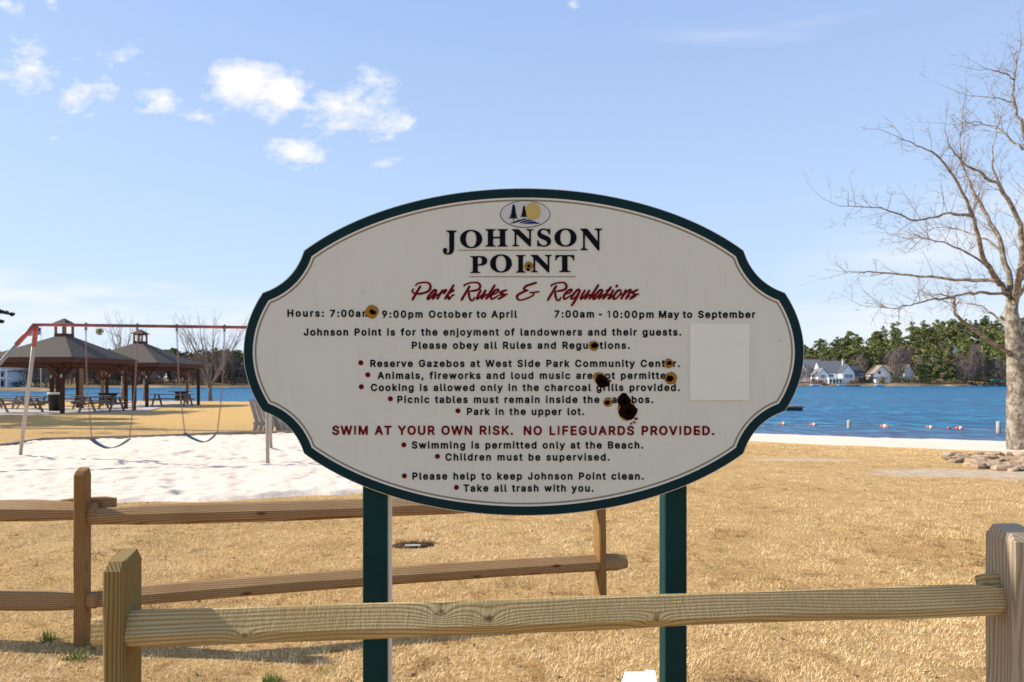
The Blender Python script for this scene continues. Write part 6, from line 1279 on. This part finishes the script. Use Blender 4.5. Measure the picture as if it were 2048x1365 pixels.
for px, py, s_, lab in [(1565, 849.5, 1, 'red and white swim line float closest to the sign'), (1626, 851.5, 1, 'red and white float left of the shorter wooden pile'), (1768, 855, 1.15, 'larger red and white float right of the shorter pile'), (1776.5, 856, .6, 'small red float touching the larger one'),
                    (1859, 857, 1, 'red and white float in the middle of the line'), (1897.5, 858, .65, 'small red float between two white ones'), (1918, 858.5, 1.05, 'red and white float left of the taller pile')]:
    x, y = lakept(px, py); r_ = .135*s_; b = empty('buoy', (x, y, LAKE+.04), random.uniform(-1.1, -.5), lab, 'float', 'floats of the swimming line')
    if s_ > .7:
        MB().lathe([(.02, -r_*1.5), (r_*.9, -r_), (r_, 0)], n=12).build('red_half', M['float_red'], b).rotation_euler = (0, R(90), 0)
        MB().lathe([(r_, 0), (r_*.9, r_), (.02, r_*1.5)], n=12).build('white_half', M['float_white'], b).rotation_euler = (0, R(90), 0)
    else: MB().lathe([(.02, -r_), (r_*.8, -r_*.6), (r_, 0), (r_*.8, r_*.6), (.02, r_)], n=12).build('shell', M['float_red'], b)
rope_pts = [lakept(px, py) for px, py in [(1545, 849), (1626, 851.5), (1698, 854), (1768, 855), (1859, 857), (1918, 858.5), (1997, 862), (2100, 868)]]
tag(MB().tube([(x, y, LAKE+.02) for x, y in rope_pts], .008, 5).build('swim_line', M['bleach']), 'pale rope of the swimming line floating on the lake between the floats', 'rope')
for px, py, hh, lab in [(1698, 856, .46, 'shorter pale wooden pile standing in the lake'), (1997, 866, .62, 'taller pale wooden pile in the lake left of the big trunk')]:
    x, y = lakept(px, py); o = MB().tube([(0, 0, -1), (0, 0, hh-.03), (0, 0, hh)], [.115, .115, .10], 12).build('wooden_pile', M['bleach']); o.location = (x, y, LAKE); tag(o, lab, 'pile')
# flag and pole on the spit
x, y = pp(82, 197); fp_ = empty('flagpole', (x, y, zg1(x, y)), label='tall white flagpole flying a striped flag beyond the left gazebo', cat='flagpole')
topz = EYE+(HY-652)/F*197 - zg1(x, y); MB().tube([(0, 0, -.3), (0, 0, topz)], [.17, .10], 8).build('pole', M['white_metal'], fp_)
M['flag_r'] = paint('flag_red', (.45, .05, .06), .8, .1, .05, 3, 0); M['flag_w'] = paint('flag_white', (.72, .70, .70), .8, .1, .05, 3, 0); M['flag_b'] = paint('flag_blue', (.03, .05, .20), .8, .1, .05, 3, 0)
fl = empty('flag', (0, 0, topz-.5)); link_child(fl, fp_)
def ripple(x): return .12*math.sin(x*2.2)
for i in range(13):
    mb = MB(); xs_ = np.linspace(-3.6, -.1, 9); zt_, zb_ = -i*.16, -(i+1)*.16+.002; dr = lambda x_: .06*(x_+3.6)*0 - .12*(-x_)
    for a, b in zip(xs_, xs_[1:]): mb.add([(a, ripple(a), zb_+dr(a)), (b, ripple(b), zb_+dr(b)), (b, ripple(b), zt_+dr(b)), (a, ripple(a), zt_+dr(a))], [(0, 1, 2, 3)])
    mb.build('stripe', M['flag_r'] if i % 2 == 0 else M['flag_w'], fl)
mb = MB(); xs_ = np.linspace(-1.55, -.1, 5)
for a, b in zip(xs_, xs_[1:]): mb.add([(a, ripple(a)-.03, -1.12-.12*(-a)), (b, ripple(b)-.03, -1.12-.12*(-b)), (b, ripple(b)-.03, .0-.12*(-b)), (a, ripple(a)-.03, 0-.12*(-a))], [(0, 1, 2, 3)])
mb.build('blue_canton', M['flag_b'], fl)

# ------------------------------------------------------------------ small things on the ground
M['stone'] = NT('tan_stone', .9, .15); _t = M['stone']
_oi = _t.t.nodes.new('ShaderNodeObjectInfo'); _c = _t.ramp(_oi.outputs['Random'], [(0, (.15, .085, .05)), (.25, (.32, .20, .115)), (.5, (.48, .33, .20)), (.8, (.58, .43, .28)), (1, (.28, .19, .13))])
_t.color(_t.mix(_t.noise(9, 5, .6), _c, (.30, .23, .15))); _t.bump(_t.noise(14, 5, .6), .6, .03); M['stone'] = _t.m
rs = random.Random(17)
def rock(w, l, h, seed):
    h *= .95
    r_ = random.Random(seed); n = 9; mb = MB(); rr = [r_.uniform(.75, 1.12) for _ in range(n)]
    for q, zz_ in ((.88, -.3), (1.0, .15), (.96, .62), (.74, 1.0)):
        mb.add([(w*q*rr[i]*math.cos(6.283*i/n), l*q*rr[i]*math.sin(6.283*i/n), h*(zz_+r_.uniform(-.08, .08))) for i in range(n)], [])
    for i in range(3):
        for j in range(n): mb.f.append((i*n+j, i*n+(j+1)%n, (i+1)*n+(j+1)%n, (i+1)*n+j)); mb.sm.append(False)
    mb.f.append(tuple(3*n+j for j in range(n))); mb.sm.append(False); return mb
protos = [rock(.185, .14, .055, s).build('field_stone', M['stone']) for s in range(6)]
first = set(); cnt = 0
for row, (pa, pb, py) in enumerate([(1892, 2120, 914), (1898, 2130, 919), (1904, 2140, 925), (1935, 2150, 931), (1960, 2160, 937), (2010, 2170, 943)]):
    px = pa
    while px < pb:
        gx, gy = ground_at(px+rs.uniform(-4, 4), py+rs.uniform(-1.5, 1.5)); k = rs.randrange(6)
        o = protos[k] if k not in first else protos[k].copy()
        if k in first: C.objects.link(o)
        first.add(k); s_ = rs.uniform(.55, 1.25); o.scale = (s_*rs.uniform(.8, 1.3), s_*.9, s_*rs.uniform(.7, 1.4)); o.location = (gx, gy, zg1(gx, gy)+.02); o.rotation_euler = (rs.uniform(-.35, .35), rs.uniform(-.35, .35), rs.uniform(0, 6.28))
        tag(o, 'flat tan field stone in the loose stone bed beside the big bare tree', 'stone', 'stones of the loose bed beside the beach'); cnt += 1
        px += rs.uniform(8, 15)
# meter box lid sunk in the lawn
M['lid'] = paint('grey_lid', (.30, .31, .28), .7, .3, .15, 20, .1); M['dirt'] = paint('dark_soil', (.05, .032, .02), 1, .05, .4, 30, .6)
gx, gy = -.965, 6.62; gz = 0
lid = empty('meter_lid', (gx, gy, gz), R(5), 'pale utility lid sunk in a dark gap of the lawn behind the left green post', 'lid')
MB().lathe([(.15, -.05), (.155, .012), (.10, .016)], n=12).build('soil_rim', M['dirt'], lid).scale = (1.35, .75, 1); MB().box(-.07, .08, -.055, .005, .0, .018).build('cover', M['lid'], lid)
# dug tuft behind the lid
rg2 = np.random.default_rng(5)
def tuft(name, x, y, w, l, n, h, mat, tone0, tone1, label, cat):
    xx = x+(rg2.random(n)-.5)*2*w; yy = y+(rg2.random(n)-.5)*2*l; a = rg2.random(n)*6.28; Ln = h*(.5+rg2.random(n)); le = .3+.7*rg2.random(n); wd = .0035
    V_ = np.empty((n, 3, 3)); V_[:, 0] = np.stack([xx-np.sin(a)*wd, yy+np.cos(a)*wd, xx*0], 1); V_[:, 1] = np.stack([xx+np.sin(a)*wd, yy-np.cos(a)*wd, xx*0], 1); V_[:, 2] = np.stack([xx+np.cos(a)*np.sin(le)*Ln, yy+np.sin(a)*np.sin(le)*Ln, np.cos(le)*Ln], 1)
    return tag(np_mesh(name, V_.reshape(-1, 3), np.arange(3*n).reshape(-1, 3), M[mat], col=tone0+(tone1-tone0)*rg2.random(n)), label, cat)
tuft('grass_tuft', -.95, 6.74, .19, .03, 520, .065, 'grass', .1, .75, 'longer straw tuft along the back edge of the sunken lid', 'grass tuft')
wx, wy = at(99, 1283); tuft('green_weed', wx, wy, .035, .03, 90, .07, 'grass', .93, 1.0, 'small bright green weed left of the middle fence post', 'weed')
wx, wy = at(150, 1318); tuft('green_weed', wx, wy, .06, .03, 60, .05, 'grass', .93, 1.0, 'green weed at the foot of the fence post near the lower left corner', 'weed')
wx, wy = at(545, 1364); tuft('green_weed', wx, wy, .05, .025, 90, .045, 'grass', .93, 1.0, 'green weed at the bottom edge left of the sign post', 'weed')
wx, wy = at(525, 861.5+1); tuft('green_weed', -7.35, 20.65, .35, .05, 260, .12, 'grass', .93, 1.0, 'green weeds at the foot of the slatted benches', 'weed')
# pines beyond the left edge whose shade falls across the lawn
for (tx, ty, tH, sd_, lab) in [(-31.5, 31.2, 10.5, 501, 'pine left of the gazebos beyond the picture edge, casting shade on the lawn'), (-27.5, 27.4, 9, 502, 'second pine beyond the left picture edge, nearer than the first')]:
    root = empty('pine_tree', (tx, ty, 0), label=lab, cat='tree'); V_, tn_ = pine_geo(tH, sd_, full=.55, wide=.30, n=5200, size=.13)
    trunk_mb(tH).build('trunk', M['bark_pine'], root); np_mesh('crown', V_.reshape(-1, 3), np.arange(V_.shape[0]*3).reshape(-1, 3), M['pine_leaf'], root, col=tn_)
# fallen leaves
M['leaf'] = leaf_material('fallen_leaves', [(0, (.10, .045, .02)), (.5, (.22, .10, .045)), (1, (.34, .20, .10))], .8)
n = 900; yy = 3.2*(19/3.2)**rg2.random(n); xx = (rg2.random(n)-.5)*2*(yy*.85+.5); k_ = vnoise(xx, yy, .8, 51) > .38; xx, yy = xx[k_], yy[k_]; n = len(xx)
a = rg2.random(n)*6.28; s_ = .010+.018*rg2.random(n); zz = zg(xx, yy)+.022+.012*rg2.random(n)+np.where(in_poly(xx, yy, SAND_POLY), .02, 0); ti = (rg2.random((n, 4))-.3)*.03
c_, sn = np.cos(a), np.sin(a); V_ = np.empty((n, 4, 3))
for j, (u_, v_) in enumerate(((-1, 0), (0, -.5), (1.1, 0), (0, .5))): V_[:, j] = np.stack([xx+(u_*c_-v_*sn)*s_, yy+(u_*sn+v_*c_)*s_, zz+ti[:, j]*.5], 1)
tag(np_mesh('fallen_leaves', V_.reshape(-1, 3), np.arange(4*n).reshape(-1, 4), M['leaf'], col=rg2.random(n)), 'scattered brown fallen leaves on the straw lawn and sand', 'leaves', kind='stuff')
# white box corner and concrete footing at the bottom edge
bx, by = (1275-CX)/F*3.36, 3.36
wb = empty('utility_box', (bx, by, 0), R(-8), 'white box whose slanted top just shows at the bottom edge between the sign posts', 'box')
MB().add([(-.095,-.09,0),(.10,-.09,0),(.10,.10,0),(-.095,.10,0),(-.085,-.08,.092),(.09,-.08,.092),(.075,.085,.140),(-.06,.085,.132)], [(0,3,2,1),(4,5,6,7),(0,1,5,4),(1,2,6,5),(2,3,7,6),(3,0,4,7)]).build('housing', M['white_metal'], wb)
MB().box(.04, .09, -.08, .08, .135, .150).build('lid_lip', M['white_metal'], wb)
fx, fy = at(318, 1368); pf = rock(.12, .09, .03, 77).build('concrete_footing', M['concrete']); pf.scale = (.8, .8, .8); pf.location = (fx, fy-.08, 0); tag(pf, 'lump of pale concrete at the bottom edge right of the nearest fence post', 'concrete')
